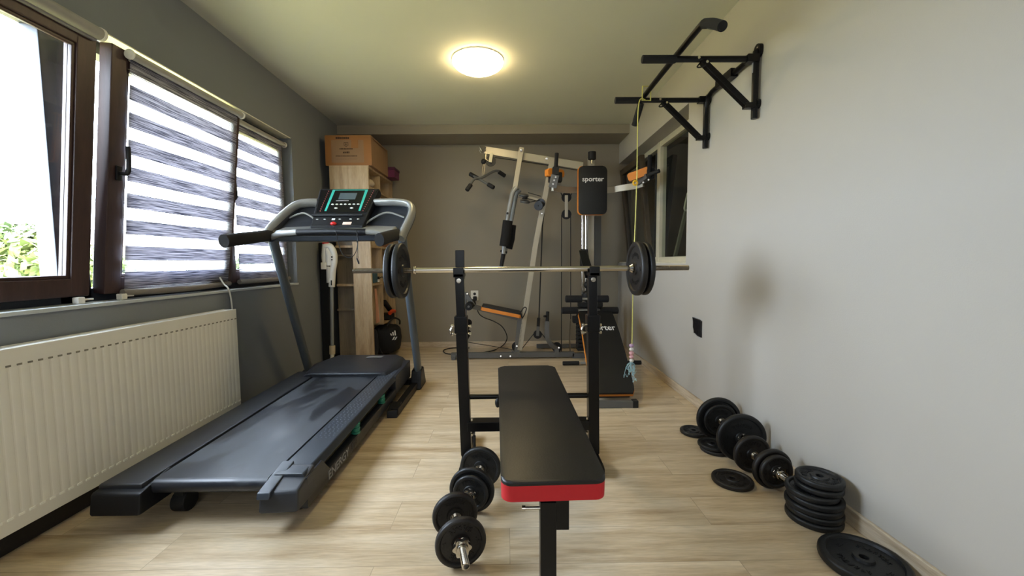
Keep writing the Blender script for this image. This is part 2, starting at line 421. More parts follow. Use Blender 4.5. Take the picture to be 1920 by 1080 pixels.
# dark room behind the right hand window
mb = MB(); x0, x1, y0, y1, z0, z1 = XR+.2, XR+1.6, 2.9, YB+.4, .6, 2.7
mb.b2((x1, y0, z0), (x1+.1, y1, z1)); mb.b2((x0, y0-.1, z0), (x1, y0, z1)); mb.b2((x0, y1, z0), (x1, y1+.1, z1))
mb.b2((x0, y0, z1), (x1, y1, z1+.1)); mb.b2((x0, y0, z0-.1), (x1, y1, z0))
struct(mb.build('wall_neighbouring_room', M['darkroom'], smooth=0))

# ------------------------------------------------------------------ left window (three lights, two tilted in)
win = thing('window_1', None, None, (XL-.1, 2.2, WZ0), kind='structure')
FX0, FX1 = XL-.19, XL-.11
mb = MB()
mb.b2((FX0, WY0, WZ0+.01), (FX1, WY1, WZ0+.075), .004); mb.b2((FX0, WY0, WZ1-.065), (FX1, WY1, WZ1), .004)
mb.b2((FX0, WY0, WZ0), (FX1, WY0+.06, WZ1), .004); mb.b2((FX0, WY1-.05, WZ0), (FX1, WY1, WZ1), .004)
MY1, MY2 = 1.912, 2.825
for my in (MY1, MY2): mb.b2((FX0, my-(.115 if my == MY1 else .03), WZ0), (FX1, my+.025, WZ1), .004)
mb.build('frame', M['slate'], win)
def sash(y0, y1, tilt, handle_y=None, nm='sash'):
    z0, z1 = WZ0+.05, WZ1-.055
    hx = FX1-.01
    Tm = Matrix.Translation((hx, 0, z0)) @ Matrix.Rotation(tilt, 4, 'Y')
    # local: x 0..0.055 toward the room, z up from 0
    mb = MB(); mb.T = Tm; hgt = z1-z0; w = .082
    mb.b2((0, y0, 0), (.06, y0+w, hgt), .006); mb.b2((0, y1-w, 0), (.06, y1, hgt), .006)
    mb.b2((0, y0+w-.004, 0), (.06, y1-w+.004, w), .006); mb.b2((0, y0+w-.004, hgt-w), (.06, y1-w+.004, hgt), .006)
    for a, b in (((.035, y0+w, w), (.052, y0+w+.014, hgt-w)), ((.035, y1-w-.014, w), (.052, y1-w, hgt-w)),
                 ((.035, y0+w, w), (.052, y1-w, w+.014)), ((.035, y0+w, hgt-w-.014), (.052, y1-w, hgt-w))): mb.b2(a, b, .003)
    s = mb.build(nm, M['upvc'], win)
    g = MB(); g.T = Tm
    for gx in (.022, .038): g.poly([(gx, y0+w-.01, w-.01), (gx, y1-w+.01, w-.01), (gx, y1-w+.01, hgt-w+.01), (gx, y0+w-.01, hgt-w+.01)])
    g.build('glass', M['glass'], s, smooth=0)
    k = MB(); k.T = Tm
    for (a, b) in ((y0+w-.012, y0+w), (y1-w, y1-w+.012)): k.b2((.018, a, w), (.044, b, hgt-w))
    k.build('gasket', M['rubber'], s, smooth=0)
    if handle_y:
        h = MB(); h.T = Tm; zc = hgt*.5
        h.box((.066, handle_y, zc), (.012, .028, .07), bev=.004)
        h.cyl((.07, handle_y, zc), (.105, handle_y, zc), .009)
        h.tube(catmull([(.105, handle_y, zc), (.112, handle_y, zc+.02), (.112, handle_y, zc+.07), (.106, handle_y, zc+.13)], 4), [.010]*13)
        h.build('handle', M['blackp'], s)
    return s, Tm, hgt
TILT = .105
s1, T1, HG = sash(.955, 1.878, TILT)
s2, T2, _ = sash(1.945, 2.835, TILT, 1.945+.045)
s3, T3, _ = sash(2.81, 3.56, 0.0, 2.81+.045)
# child locks / tilt stays
lk = MB()
for yy in (1.80, 2.0):
    lk.box((XL-.03, yy, WZ0+.028), (.03, .03, .03), bev=.004); lk.box((XL-.03, yy+.03, WZ0+.03), (.012, .06, .008), bev=.002)
lk.build('window_lock', M['whitep'], win)
st = MB(); st.T = T1
st.box((-.02, 1.885-.03, HG-.02), (.07, .03, .02), bev=.003)
st.build('tilt_stay', M['whitep'], win)

def blind(Tm, y0, y1, label, period, zref, bulge=0.0):
    phase = 1-((zref-WZ0)/period) % 1
    t = thing('roller_blind', label, 'blind', (XL-.05, (y0+y1)/2, WZ0), group='day and night blinds on the left window')
    r = MB(); r.T = Tm
    r.cyl((.085, y0, HG-.02), (.085, y1, HG-.02), .019, seg=16); r.b2((.062, y0+.01, HG-.045), (.07, y1-.01, HG+.004), .002)
    r.build('roller', mat('roller_grey', (158, 154, 146), .5), t)
    for yy, e in ((y0, -1), (y1, 1)):
        c = MB(); c.T = Tm; c.cyl((.085, yy, HG-.02), (.085, yy+e*.014, HG-.02), .024, seg=16, bev=.004); c.build('end_cap', M['white'], t)
    f = MB(); f.T = Tm; ny, nz = 14, 40; grid = []
    ztop, zb = HG-.03, .015
    for j in range(nz+1):
        z = ztop+(zb-ztop)*j/nz; row = []
        for i in range(ny+1):
            y = y0+.012+(y1-y0-.024)*i/ny; u = (HG-z)/HG
            x = .070+.010*u+bulge*(u**4)*math.sin(i/ny*PI*1.3)+.004*math.sin(i*.9)*u
            row.append(f._v((x, y, z)))
        grid.append(row)
    for j in range(nz):
        for i in range(ny): f.bm.faces.new([grid[j][i], grid[j][i+1], grid[j+1][i+1], grid[j+1][i]])
    fo = f.build('fabric', blind_mat('day_night_fabric', period, phase, .555), t)
    b = MB(); b.T = Tm
    b.tube(catmull([(.083+bulge*math.sin(k/8*PI*1.3), y0+(y1-y0)*k/8, .006-.012*bulge*10*math.sin(k/8*PI)) for k in range(9)], 3), .017, seg=12)
    b.build('bottom_bar', mat('blind_bar_grey', (120, 114, 108), .6), t)
    return t
blind(T2, 2.012, 2.805, 'zebra day and night blind on the tilted middle window sash, hanging slightly bowed', .1300, 1.873, .022)
blind(T3, 2.885, 3.545, 'zebra day and night blind on the closed window sash nearest the treadmill', .1375, 1.895, .004)
t = thing('roller_blind', 'rolled up grey blind cassette on the leftmost tilted window sash', 'blind', (XL-.05, 1.4, WZ0+1))
r = MB(); r.T = T1; r.cyl((.085, 1.0, HG-.005), (.085, 1.86, HG-.005), .026, seg=18); r.b2((.06, 1.0, HG-.04), (.078, 1.86, HG+.02), .003)
r.build('roller', mat('grey_cassette', (150, 146, 140), .6), t)
c = MB(); c.T = T1; c.cyl((.085, 1.86, HG-.005), (.085, 1.872, HG-.005), .029, seg=16); c.build('end_cap', M['whitep'], t)
# white cable over the sill
p = [at(412, 520, X=XL-.04), at(420, 533, X=XL-.01), at(428, 541, X=XL+.02), at(433, 560, X=XL+.012), at(436, 585, X=XL+.012), V((XL+.012, at(437, 585, X=XL).y, .55))]
o = MB().tube(catmull(p, 6), .005, seg=8).build('cable', M['whitep'])
tag(o, 'white cable running from the window sill down behind the radiator', 'cable')

# ------------------------------------------------------------------ radiator
rad = thing('radiator', 'cream white panel radiator with vertical ribs under the left window', 'radiator', (-1.83, 1.75, .11))
RX, RY0_, RY1_, RZa, RZb = -1.784, .88, 2.635, .112, .775
mb = MB(); mb.b2((RX-.012, RY0_, RZa), (RX, RY1_, RZb), .004)
n = 52; pitch = (RY1_-RY0_-.03)/n
for k in range(n):
    yc = RY0_+.015+pitch*(k+.5)
    a, b = yc-pitch*.40, yc+pitch*.40
    mb.hexa([(RX-.001, a-.003, RZa+.055), (RX-.001, b+.003, RZa+.055), (RX-.001, b+.003, RZb-.06), (RX-.001, a-.003, RZb-.06)],
            [(RX+.0016, a+.003, RZa+.065), (RX+.0016, b-.003, RZa+.065), (RX+.0016, b-.003, RZb-.07), (RX+.0016, a+.003, RZb-.07)])
mb.build('front_panel', M['white'], rad)
mb = MB()
for k in range(n+1):
    yc = RY0_+.015+pitch*k
    mb.b2((RX-.0005, yc-.008, RZb-.066), (RX+.0012, yc+.008, RZb-.059))
mb.build('upper_slots', mat('radiator_slot', (128, 124, 112), .6), rad, smooth=0)
mb = MB()
for k in range(n+1):
    yc = RY0_+.015+pitch*k; mb.b2((RX-.0005, yc-.009, RZa+.050), (RX+.003, yc+.009, RZa+.058))
mb.build('lower_ridges', mat('bright_enamel', (250, 248, 240), .3), rad, smooth=0)
mb = MB(); mb.b2((RX-.082, RY0_+.002, RZa+.02), (RX-.07, RY1_-.002, RZb-.01)); mb.b2((RX-.08, RY1_-.006, RZa+.01), (RX-.002, RY1_-.001, RZb-.002), .002)
mb.build('side_panel', M['white'], rad)
mb = MB(); mb.b2((RX-.082, RY0_, RZb-.012), (RX-.078, RY1_, RZb)); mb.b2((RX-.006, RY0_, RZb-.012), (RX-.002, RY1_, RZb))
for k in range(150): mb.b2((RX-.08, RY0_+.004+k*(RY1_-RY0_-.01)/150, RZb-.008), (RX-.004, RY0_+.010+k*(RY1_-RY0_-.01)/150, RZb-.002))
mb.build('top_grille', M['white'], rad, smooth=0)
for yy in (1.2, 2.3): MB().b2((XL+.003, yy-.02, .2), (RX-.07, yy+.02, .7)).build('wall_bracket', M['white'], rad)

# ------------------------------------------------------------------ right window
w2 = thing('window_2', None, None, (XR+.17, 4, RZ0), kind='structure')
GX = XR+.155
mb = MB(); mb.b2((GX, RY0, RZ0), (GX+.06, YB, RZ0+.06), .004); mb.b2((GX, RY0, RZ1-.055), (GX+.06, YB, RZ1), .004)
mb.b2((GX, RY0, RZ0), (GX+.06, RY0+.05, RZ1), .004); mb.b2((GX, YB-.05, RZ0), (GX+.06, YB, RZ1), .004)
ym = at(1234, 400, X=GX).y
mb.b2((GX-.004, ym-.04, RZ0), (GX+.064, ym+.04, RZ1), .004)
mb.build('frame', M['cream'], w2)
MB().poly([(GX+.03, RY0+.04, RZ0+.05), (GX+.03, ym-.04, RZ0+.05), (GX+.03, ym-.04, RZ1-.05), (GX+.03, RY0+.04, RZ1-.05)]).build('glass', glass_mat('dark_glass', (.75, .8, .74), .25), w2, smooth=0)
mb = MB(); mb.b2((GX-.14, RY0, RZ0-.003), (GX, YB, RZ0+.012), .003); mb.build('sill', M['cream'], w2)
# far casement opened inward on its tilt
Tr = Matrix.Translation((GX-.01, 0, RZ0+.06)) @ Matrix.Rotation(-.10, 4, 'Y')
mb = MB(); mb.T = Tr; hg = RZ1-RZ0-.15; a, b = ym+.09, YB-.08
mb.b2((-.05, a, 0), (0, a+.07, hg), .005); mb.b2((-.05, b-.07, 0), (0, b, hg), .005); mb.b2((-.05, a, 0), (0, b, .07), .005); mb.b2((-.05, a, hg-.07), (0, b, hg), .005)
sr = mb.build('sash', wood_mat('dark_sash', (48, 40, 28), (66, 56, 40), (80, 68, 50), stretch=(12, 12, 1.2)), w2)
g = MB(); g.T = Tr; g.poly([(-.025, a+.06, .06), (-.025, b-.06, .06), (-.025, b-.06, hg-.06), (-.025, a+.06, hg-.06)]); g.build('glass', MATS.get('dg') or glass_mat('dark_glass_b', (.6, .62, .55), .3), sr, smooth=0)
# added frame behind the fixed pane, shaping the casement reflection and its pale handle
Tq = Matrix.Translation((GX+.10, 0, RZ0+.03)) @ Matrix.Rotation(.22, 4, 'Y')
mb = MB(); mb.T = Tq; a, b = RY0+.12, ym-.12; hg = RZ1-RZ0-.2
for q0, q1 in (((0, a, 0), (.03, a+.035, hg)), ((0, b-.035, 0), (.03, b, hg)), ((0, a, 0), (.03, b, .04)), ((0, a, hg-.04), (.03, b, hg))): mb.b2(q0, q1, .004)
so = mb.build('reflected_sash', mat('grey_green_frame', (112, 112, 92), .5), w2)
h = MB(); h.T = Tq; zc = hg*.5; h.tube(catmull([(-.002, b-.1, zc-.02), (-.03, b-.1, zc-.02), (-.04, b-.1, zc+.02), (-.04, b-.1, zc+.14)], 5), .011); h.build('handle', M['cream'], so)

# ------------------------------------------------------------------ ceiling lamp
LP = V((-.211, 3.15, H))
lamp = thing('ceiling_lamp', 'round white glass ceiling lamp glowing warm in the middle of the ceiling', 'lamp', LP)
MB().lathe([(.178, -.010), (.196, -.009), (.196, 0)], Matrix.Translation(LP)).build('base', M['white'], lamp)
prof = [(.0005, -.088), (.05, -.086), (.10, -.077), (.145, -.061), (.175, -.043), (.190, -.026), (.194, -.014), (.192, -.008)]
MB().lathe(prof, Matrix.Translation(LP), 48).build('shade', emit_mat('lamp_glow', (1.0, .77, .40), 23), lamp)

# ------------------------------------------------------------------ treadmill
tm = thing('treadmill', 'black and silver folding treadmill with green striped console beside the radiator', 'treadmill', (-1.24, 2.4, 0))
TX0, TX1, TY0 = -1.645, -.84, 1.52
RIN, LIN = -.985, -1.47
def zt(y): return .197+(y-1.6)*.021           # top of the rails, slight incline
def rail(xa, xb, name):
    mb = MB(); out = xb
    mb.hexa([(xa, 1.60, .10), (xb, 1.60, .10), (xb, 3.05, .135), (xa, 3.05, .135)], [(xa, 1.60, zt(1.6)), (xb, 1.60, zt(1.6)), (xb, 3.05, zt(3.05)), (xa, 3.05, zt(3.05))], .010)
    return mb.build(name, M['tread'], tm)
# right rail: top cover + upper skirt + slot + lower beam
mb = MB()
mb.hexa([(RIN+.005, 1.62, zt(1.6)-.035), (TX1, 1.62, zt(1.6)-.035), (TX1, 3.1, zt(3.1)-.035), (RIN+.005, 3.1, zt(3.1)-.035)],
        [(RIN+.005, 1.62, zt(1.6)), (TX1-.02, 1.62, zt(1.6)), (TX1-.02, 3.1, zt(3.1)), (RIN+.005, 3.1, zt(3.1))], .006)
rr_ = mb.build('side_rail', M['tread2'], tm)
mb = MB()
for i in range(46):
    for j in range(4):
        y = 1.95+i*.024; mb.box((RIN+.03+j*.022+(i % 2)*.006, y, zt(y)+.0006), (.007, .007, .0016), bev=0)
mb.build('grip_dots', mat('rail_dot_grey', (92, 100, 112), .4), rr_, smooth=0)
mb = MB(); mb.b2((LIN-.175, 1.60, .095), (LIN, 3.1, .10)); mb.bm.clear()
mb.hexa([(TX0, 1.56, .09), (LIN, 1.56, .09), (LIN, 3.1, .13), (TX0, 3.1, .13)], [(TX0, 1.56, zt(1.56)), (LIN, 1.56, zt(1.56)), (LIN, 3.1, zt(3.1)), (TX0, 3.1, zt(3.1))], .010)
mb.build('side_rail', M['tread'], tm)
mb = MB()
mb.hexa([(TX1-.05, 1.62, .045), (TX1-.004, 1.62, .045), (TX1-.004, 2.95, .065), (TX1-.05, 2.95, .065)],
        [(TX1-.05, 1.62, .105), (TX1-.004, 1.62, .105), (TX1-.004, 2.95, .125), (TX1-.05, 2.95, .125)], .004)
mb.hexa([(TX1-.05, 1.62, .08), (TX1-.002, 1.62, .08), (TX1-.002, 1.86, .08), (TX1-.05, 1.86, .08)],
        [(TX1-.05, 1.62, .18), (TX1-.002, 1.62, .18), (TX1-.002, 1.76, .185), (TX1-.05, 1.76, .185)], .004)
mb.hexa([(TX1-.06, 2.95, .08), (TX1-.002, 2.95, .08), (TX1-.002, 3.4, .09), (TX1-.06, 3.4, .09)],
        [(TX1-.06, 2.95, .22), (TX1-.002, 2.95, .22), (TX1-.002, 3.4, .235), (TX1-.06, 3.4, .235)], .006)
mb.build('lower_frame', M['tread'], tm)
MB().b2((LIN, 1.68, .12), (RIN-.02, 3.2, .18)).build('deck', M['blackp'], tm)
mb = MB()
for yy in (2.20, 2.66):
    zc = .108+.02*(yy-1.62)/1.33
    for k in range(5): mb.cyl((TX1-.020, yy, zc+k*.012), (TX1-.020, yy, zc+.011+k*.012), .024-.003*(k % 2), seg=16)
    o = mb.build('cushion', M['green'], tm); mb = MB()
mb.bm.free()
# rear end caps
mb = MB(); mb.hexa([(RIN-.005, TY0, .085), (TX1+.002, TY0+.01, .085), (TX1+.002, 1.70, .085), (RIN-.005, 1.70, .085)],
                   [(RIN-.005, TY0+.012, .165), (TX1-.004, TY0+.03, .165), (TX1-.006, 1.70, zt(1.7)+.004), (RIN-.005, 1.70, zt(1.7)+.004)], .012)
mb.build('rear_cap', M['tread'], tm)
mb = MB(); mb.hexa([(RIN-.008, TY0-.004, .145), (RIN+.045, TY0-.004, .145), (RIN+.045, 1.71, .19), (RIN-.008, 1.71, .19)],
                   [(RIN-.008, TY0+.006, .172), (RIN+.045, TY0+.006, .172), (RIN+.045, 1.71, zt(1.7)+.012), (RIN-.008, 1.71, zt(1.7)+.012)], .006)
mb.build('trim_strip', M['tread2'], tm)
mb = MB(); mb.hexa([(TX0-.004, TY0, .085), (LIN+.02, TY0, .085), (LIN+.02, 1.70, .085), (TX0-.004, 1.70, .085)],
                   [(TX0-.004, TY0+.012, .175), (LIN+.02, TY0+.012, .172), (LIN+.005, 1.70, zt(1.7)-.002), (TX0-.001, 1.70, zt(1.7)-.002)], .012)
mb.build('rear_cap', M['blackp'], tm)
# belt with its roller
mb = MB(); ring = []
yb0, yb1 = 1.585, 3.15
def beltsec(x):
    pts = []
    for k in range(9):
        a = PI/2+PI*k/8; pts.append((x, yb0+.030+.030*math.cos(a), zt(yb0)-.035+.030*math.sin(a)))
    pts.append((x, yb1, zt(yb1)-.065)); pts.append((x, yb1, zt(yb1)-.006)); return pts
mb.rings([beltsec(LIN+.012), beltsec(RIN-.008)]); mb.build('running_belt', M['belt'], tm, smooth=50)
# feet
for x in (-1.42, -.93): MB().cyl((x-.03, 1.70, .045), (x+.03, 1.70, .045), .045, seg=20, bev=.006).b2((x-.02, 1.67, .05), (x+.02, 1.75, .13), .006).build('rear_foot', M['rubber'], tm)
mb = MB(); mb.b2((-1.44, 1.66, .10), (-1.25, 1.80, .14), .01); mb.build('roller_bracket', M['blackp'], tm)
# motor hood
def hoodsec(y, z, x0, x1, r):
    w = x1-x0; c = (x0+x1)/2; zb = .12
    return [(x0, y, zb), (x0, y, z-r*1.6), (x0+r, y, z-r*.45), (x0+2.2*r, y, z), (x1-2.2*r, y, z), (x1-r, y, z-r*.45), (x1, y, z-r*1.6), (x1, y, zb)]
mb = MB(); mb.rings([hoodsec(2.96, .236, LIN-.07, RIN+.075, .012), hoodsec(2.985, .252, LIN-.08, RIN+.085, .02), hoodsec(3.2, .272, LIN-.13, TX1-.015, .035), hoodsec(3.46, .268, LIN-.12, TX1-.03, .05), hoodsec(3.53, .235, LIN-.10, TX1-.06, .05)])
hood = mb.build('motor_hood', M['tread'], tm, smooth=30)
c_ = at(711-35, 668, Z=.274)
MB().box((-1.13, 3.36, .2735), (.13, .05, .0015)).build('warning_sticker', mat('grey_sticker', (120, 122, 124), .4), hood)
mb = MB(); mb.tube([(LIN-.03, 2.965, .236), (LIN-.01, 2.955, .243), (RIN+.01, 2.955, .243), (RIN+.03, 2.965, .236)], .008, seg=8); mb.build('hood_lip', M['tread2'], hood)
# base frame on the floor
mb = MB(); mb.bar((-.79, 2.72, .035), (-.79, 3.5, .035), .05, .05); mb.bar((-1.70, 2.72, .035), (-1.70, 3.5, .035), .05, .05); mb.bar((-1.70, 3.44, .035), (-.79, 3.44, .035), .05, .05)
mb.hexa([(-.84, 2.7, .0), (-.77, 2.7, .0), (-.77, 2.85, .0), (-.84, 2.85, .0)], [(-.84, 2.7, .05), (-.77, 2.72, .05), (-.77, 2.83, .075), (-.84, 2.83, .075)], .005)
mb.build('base_frame', M['blackp'], tm)
ov = [(.045*math.cos(2*PI*k/16), .029*math.sin(2*PI*k/16)) for k in range(16)]
ovs = [(.029*math.cos(2*PI*k/16), .045*math.sin(2*PI*k/16)) for k in range(16)]
UR0, UR1 = V((-.775, 3.42, .08)), V((-.742, 2.86, 1.24))
UL0, UL1 = V((-1.705, 3.42, .08)), V((-1.655, 2.86, 1.24))
for a, b in ((UR0, UR1), (UL0, UL1)):
    MB().tube([a, a.lerp(b, .5), b], .04, prof=ovs).build('upright', mat('upright_grey', (78, 86, 92), .35), tm)
for a in (UR0, UL0):
    mb = MB(); mb.hexa([(a.x-.055, 3.30, .0), (a.x+.04, 3.30, .0), (a.x+.04, 3.53, .0), (a.x-.055, 3.53, .0)], [(a.x-.045, 3.345, .16), (a.x+.038, 3.345, .16), (a.x+.038, 3.45, .17), (a.x-.045, 3.45, .17)], .012)
    mb.build('upright_boot', M['blackp'], tm)
# head: handlebar, tray and console
hz = 1.235
mb = MB()
for sx, x in ((1, -.772), (-1, -1.665)):
    mb.tube(catmull([(x+sx*.0, 2.93, 1.275), (x, 2.80, 1.262), (x+sx*.0, 2.66, 1.243), (x+sx*.012, 2.44, 1.212), (x+sx*.012, 2.40, 1.206)], 4), .033, prof=[(.030*math.cos(2*PI*k/14), .040*math.sin(2*PI*k/14)) for k in range(14)])
    mb.build('hand_grip', M['foam'], tm); mb = MB()
mb.bm.free()
# lower cross bar with grips
mb = MB(); mb.tube(catmull([(-1.66, 2.84, 1.25), (-1.56, 2.80, 1.275), (-1.40, 2.78, 1.285), (-1.2, 2.775, 1.287), (-1.0, 2.78, 1.285), (-.85, 2.80, 1.275), (-.75, 2.84, 1.25)], 4), .02, seg=12)
mb.build('cross_bar', M['silver'], tm)
mb = MB(); mb.tube(catmull([(-1.44, 2.782, 1.283), (-1.2, 2.775, 1.287), (-.97, 2.782, 1.283)], 6), .0225, seg=14); mb.build('pulse_grip', M['blackp'], tm)
mb = MB(); mb.hexa([(-1.62, 2.80, 1.275), (-.78, 2.80, 1.275), (-.78, 3.02, 1.29), (-1.62, 3.02, 1.29)], [(-1.60, 2.81, 1.30), (-.80, 2.81, 1.30), (-.80, 3.02, 1.36), (-1.60, 3.02, 1.36)], .008)
mb.build('tray', M['silver'], tm)
mb = MB(); mb.hexa([(-1.66, 2.84, 1.225), (-.74, 2.84, 1.225), (-.74, 2.93, 1.225), (-1.66, 2.93, 1.225)], [(-1.65, 2.82, 1.262), (-.75, 2.82, 1.262), (-.75, 2.94, 1.275), (-1.65, 2.94, 1.275)], .008)
mb.build('cross_beam', M['tread2'], tm)
# silver surround
LA = [(-1.675, 2.80, 1.235), (-1.672, 2.85, 1.30), (-1.64, 2.90, 1.37), (-1.585, 2.95, 1.45), (-1.53, 2.985, 1.50), (-1.47, 3.01, 1.515), (-1.41, 3.03, 1.518)]
RA = [(-.735, 2.80, 1.235), (-.722, 2.85, 1.30), (-.70, 2.90, 1.37), (-.69, 2.95, 1.44), (-.715, 2.985, 1.495), (-.80, 3.0, 1.515), (-.90, 3.01, 1.518), (-.975, 3.03, 1.518)]
pf = [(.030*math.cos(2*PI*k/14), .018*math.sin(2*PI*k/14)) for k in range(14)]
pf2 = [(.024*math.cos(2*PI*k/14), .036*math.sin(2*PI*k/14)) for k in range(14)]
for A in (LA, RA): MB().tube(catmull(A, 4), .03, prof=pf2).build('console_surround', M['silver'], tm)
for A, sx in ((LA, 1), (RA, -1)):
    mb = MB(); q = [V(p)+V((sx*.012, .04, 0)) for p in A]
    mb.tube(catmull(q, 4), .03, prof=[(a*1.25, b*1.15) for a, b in pf2])
    mb.build('surround_back', M['tread'], tm)
for A, xin in ((LA, -1.33), (RA, -1.05)):
    mb = MB(); pts = [V(p)+V((0, .035, 0)) for p in A[1:]]
    for i in range(len(pts)-1):
        a, b = pts[i], pts[i+1]; x0 = V((xin, a.y+.05, a.z)); x1_ = V((xin, b.y+.05, b.z))
        mb.poly([a, b, x1_, x0])
    mb.build('side_pocket', M['tread'], tm, smooth=60)
for sx, cx in ((1, -1.33), (-1, -1.05)):
    e = -1.585 if sx > 0 else -.75; mb = MB()
    mb.tube(catmull([(e, 2.955, 1.40), ((e+cx)/2-.02*sx, 2.96, 1.435), (cx-.045*sx, 2.94, 1.37), (cx-.02*sx, 2.90, 1.32)], 6), .007, seg=8)
    mb.build('pocket_trim', M['silver'], tm)
# console body
B0, B1, T0_, T1_ = V((-1.395, 2.87, 1.325)), V((-1.025, 2.87, 1.325)), V((-1.402, 3.06, 1.628)), V((-.955, 3.06, 1.628))
nrm = (B1-B0).cross(T0_-B0).normalized()   # toward the user
if nrm.y > 0: nrm = -nrm
mb = MB(); bk = nrm*-.07
mb.hexa([B0+bk*.6, B1+bk*.6, T1_+bk, T0_+bk], [B0, B1, T1_, T0_], .010)
mb.hexa([B0+V((0, .02, -.045)), B1+V((0, .02, -.045)), B1+V((0, .12, -.03)), B0+V((0, .12, -.03))], [B0+V((0, .0, .01)), B1+V((0, .0, .01)), B1+V((0, .10, .05)), B0+V((0, .10, .05))], .006)
con = mb.build('console', M['blackp'], tm)
def cp(u, v, h=0.0):                                     # u 0..1 left-right, v 0..1 bottom-top on the console face
    return B0.lerp(B1, u).lerp(T0_.lerp(T1_, u), v)+nrm*h
def cq(u0, v0, u1, v1, h, name, m, skew=0.0):
    mb = MB(); mb.hexa([cp(u0, v0, -.002), cp(u1, v0, -.002), cp(u1, v1, -.002), cp(u0, v1, -.002)], [cp(u0, v0, h), cp(u1, v0, h), cp(u1, v1, h), cp(u0, v1, h)])
    return mb.build(name, m, con, smooth=0)
mb = MB(); mb.hexa([cp(.05, .36, -.002), cp(.95, .36, -.002), cp(.97, .95, -.002), cp(.03, .95, -.002)], [cp(.05, .36, .002), cp(.95, .36, .002), cp(.97, .95, .002), cp(.03, .95, .002)]); mb.build('control_panel', mat('panel_black', (12, 13, 16), .25), con, smooth=0)
mb = MB(); mb.hexa([cp(.19, .40, 0), cp(.225, .40, 0), cp(.27, .95, 0), cp(.225, .95, 0)], [cp(.19, .40, .003), cp(.225, .40, .003), cp(.27, .95, .003), cp(.225, .95, .003)])
mb.hexa([cp(.80, .40, 0), cp(.835, .40, 0), cp(.82, .95, 0), cp(.775, .95, 0)], [cp(.80, .40, .003), cp(.835, .40, .003), cp(.82, .95, .003), cp(.775, .95, .003)])
mb.hexa([cp(.225, .945, 0), cp(.82, .945, 0), cp(.82, .96, 0), cp(.225, .96, 0)], [cp(.225, .945, .003), cp(.82, .945, .003), cp(.82, .96, .003), cp(.225, .96, .003)])
mb.build('teal_stripe', M['teal'], con, smooth=0)
cq(.37, .70, .66, .87, .003, 'display', M['lcd']); cq(.34, .655, .56, .675, .003, 'display_bar', M['txtd'])
for k in range(7): MB().sphere(cp(.30+k*.075, .57, .003), .0085, (1.3, .6, .6), 10, 6).build('button', M['txt'], con)
for u in (.38, .66): MB().sphere(cp(u, .47, .003), .010, (1.3, .6, .6), 10, 6).build('button', M['txt'], con)
for u in (.10, .24, .52, .72, .86): MB().sphere(cp(u, .19, .003), .007, (1.4, .5, .5), 10, 6).build('button', M['txt'], con)
MB().hexa([cp(.37, .17, 0), cp(.43, .17, 0), cp(.43, .21, 0), cp(.37, .21, 0)], [cp(.37, .17, .003), cp(.43, .17, .003), cp(.43, .21, .003), cp(.37, .21, .003)]).build('button', M['txt'], con)
for u0, u1 in ((.115, .165), (.885, .925)):
    mb = MB()
    for k in range(11): mb.sphere(cp(u0+(u1-u0)*k/10, .40+k*.052, .003), .0042, (1, 1, 1), 6, 5)
    mb.build('indicator_row', mat('dim_red_led', (150, 66, 66), .4), con)
mb = MB(); mb.tube([cp(.0, .285, .006), cp(.92, .285, .006)], .011, seg=10); mb.build('book_ledge', M['blackp'], con)
sw = MB().sphere(cp(.43, .075, .004), .020, (1.1, .8, .7)).build('stop_switch', M['redb'], con)
cq(.60, .055, .76, .12, .002, 'warning_sticker', mat('white_sticker', (228, 196, 180), .5))
# safety key cord with its clip
p = [cp(.43, .05, .01), at(630, 436, Y=2.74), at(634, 452, Y=2.74), at(641, 474, Y=2.74), at(652, 483, Y=2.74), at(661, 481, Y=2.74), at(668, 470, Y=2.74), at(671, 450, Y=2.74), at(669, 430, Y=2.74)]
MB().tube(catmull(p, 6), .0022, seg=6).build('safety_cord', M['rubber'], tm)
mb = MB(); mb.tube(catmull([at(668, 432, Y=2.73), at(671, 450, Y=2.73), at(670, 470, Y=2.73), at(669, 487, Y=2.73)], 4), .0025, seg=6)
mb.bar(at(669, 484, Y=2.73), at(673, 495, Y=2.73), .012, .008); mb.sphere(at(670, 453, Y=2.73), .006)
mb.build('safety_clip', M['blackp'], tm)
# brand lettering on the lower side
e0 = V((TX1-.0035, 1.93, .108)); text_mesh('side_lettering', 'ENERGY', .058, M['txtd'], tm, basis(V((TX1-.001, 1.93, .082)), (0, 1, .016), (0, 0, 1)), .0006, 0.0006, width=.24)
text_mesh('side_lettering', 'FIT', .05, mat('dim_print', (62, 64, 68), .5), tm, basis(V((TX1-.001, 2.14, .087)), (0, 1, .016), (0, 0, 1)), .0006, 0, width=.09)

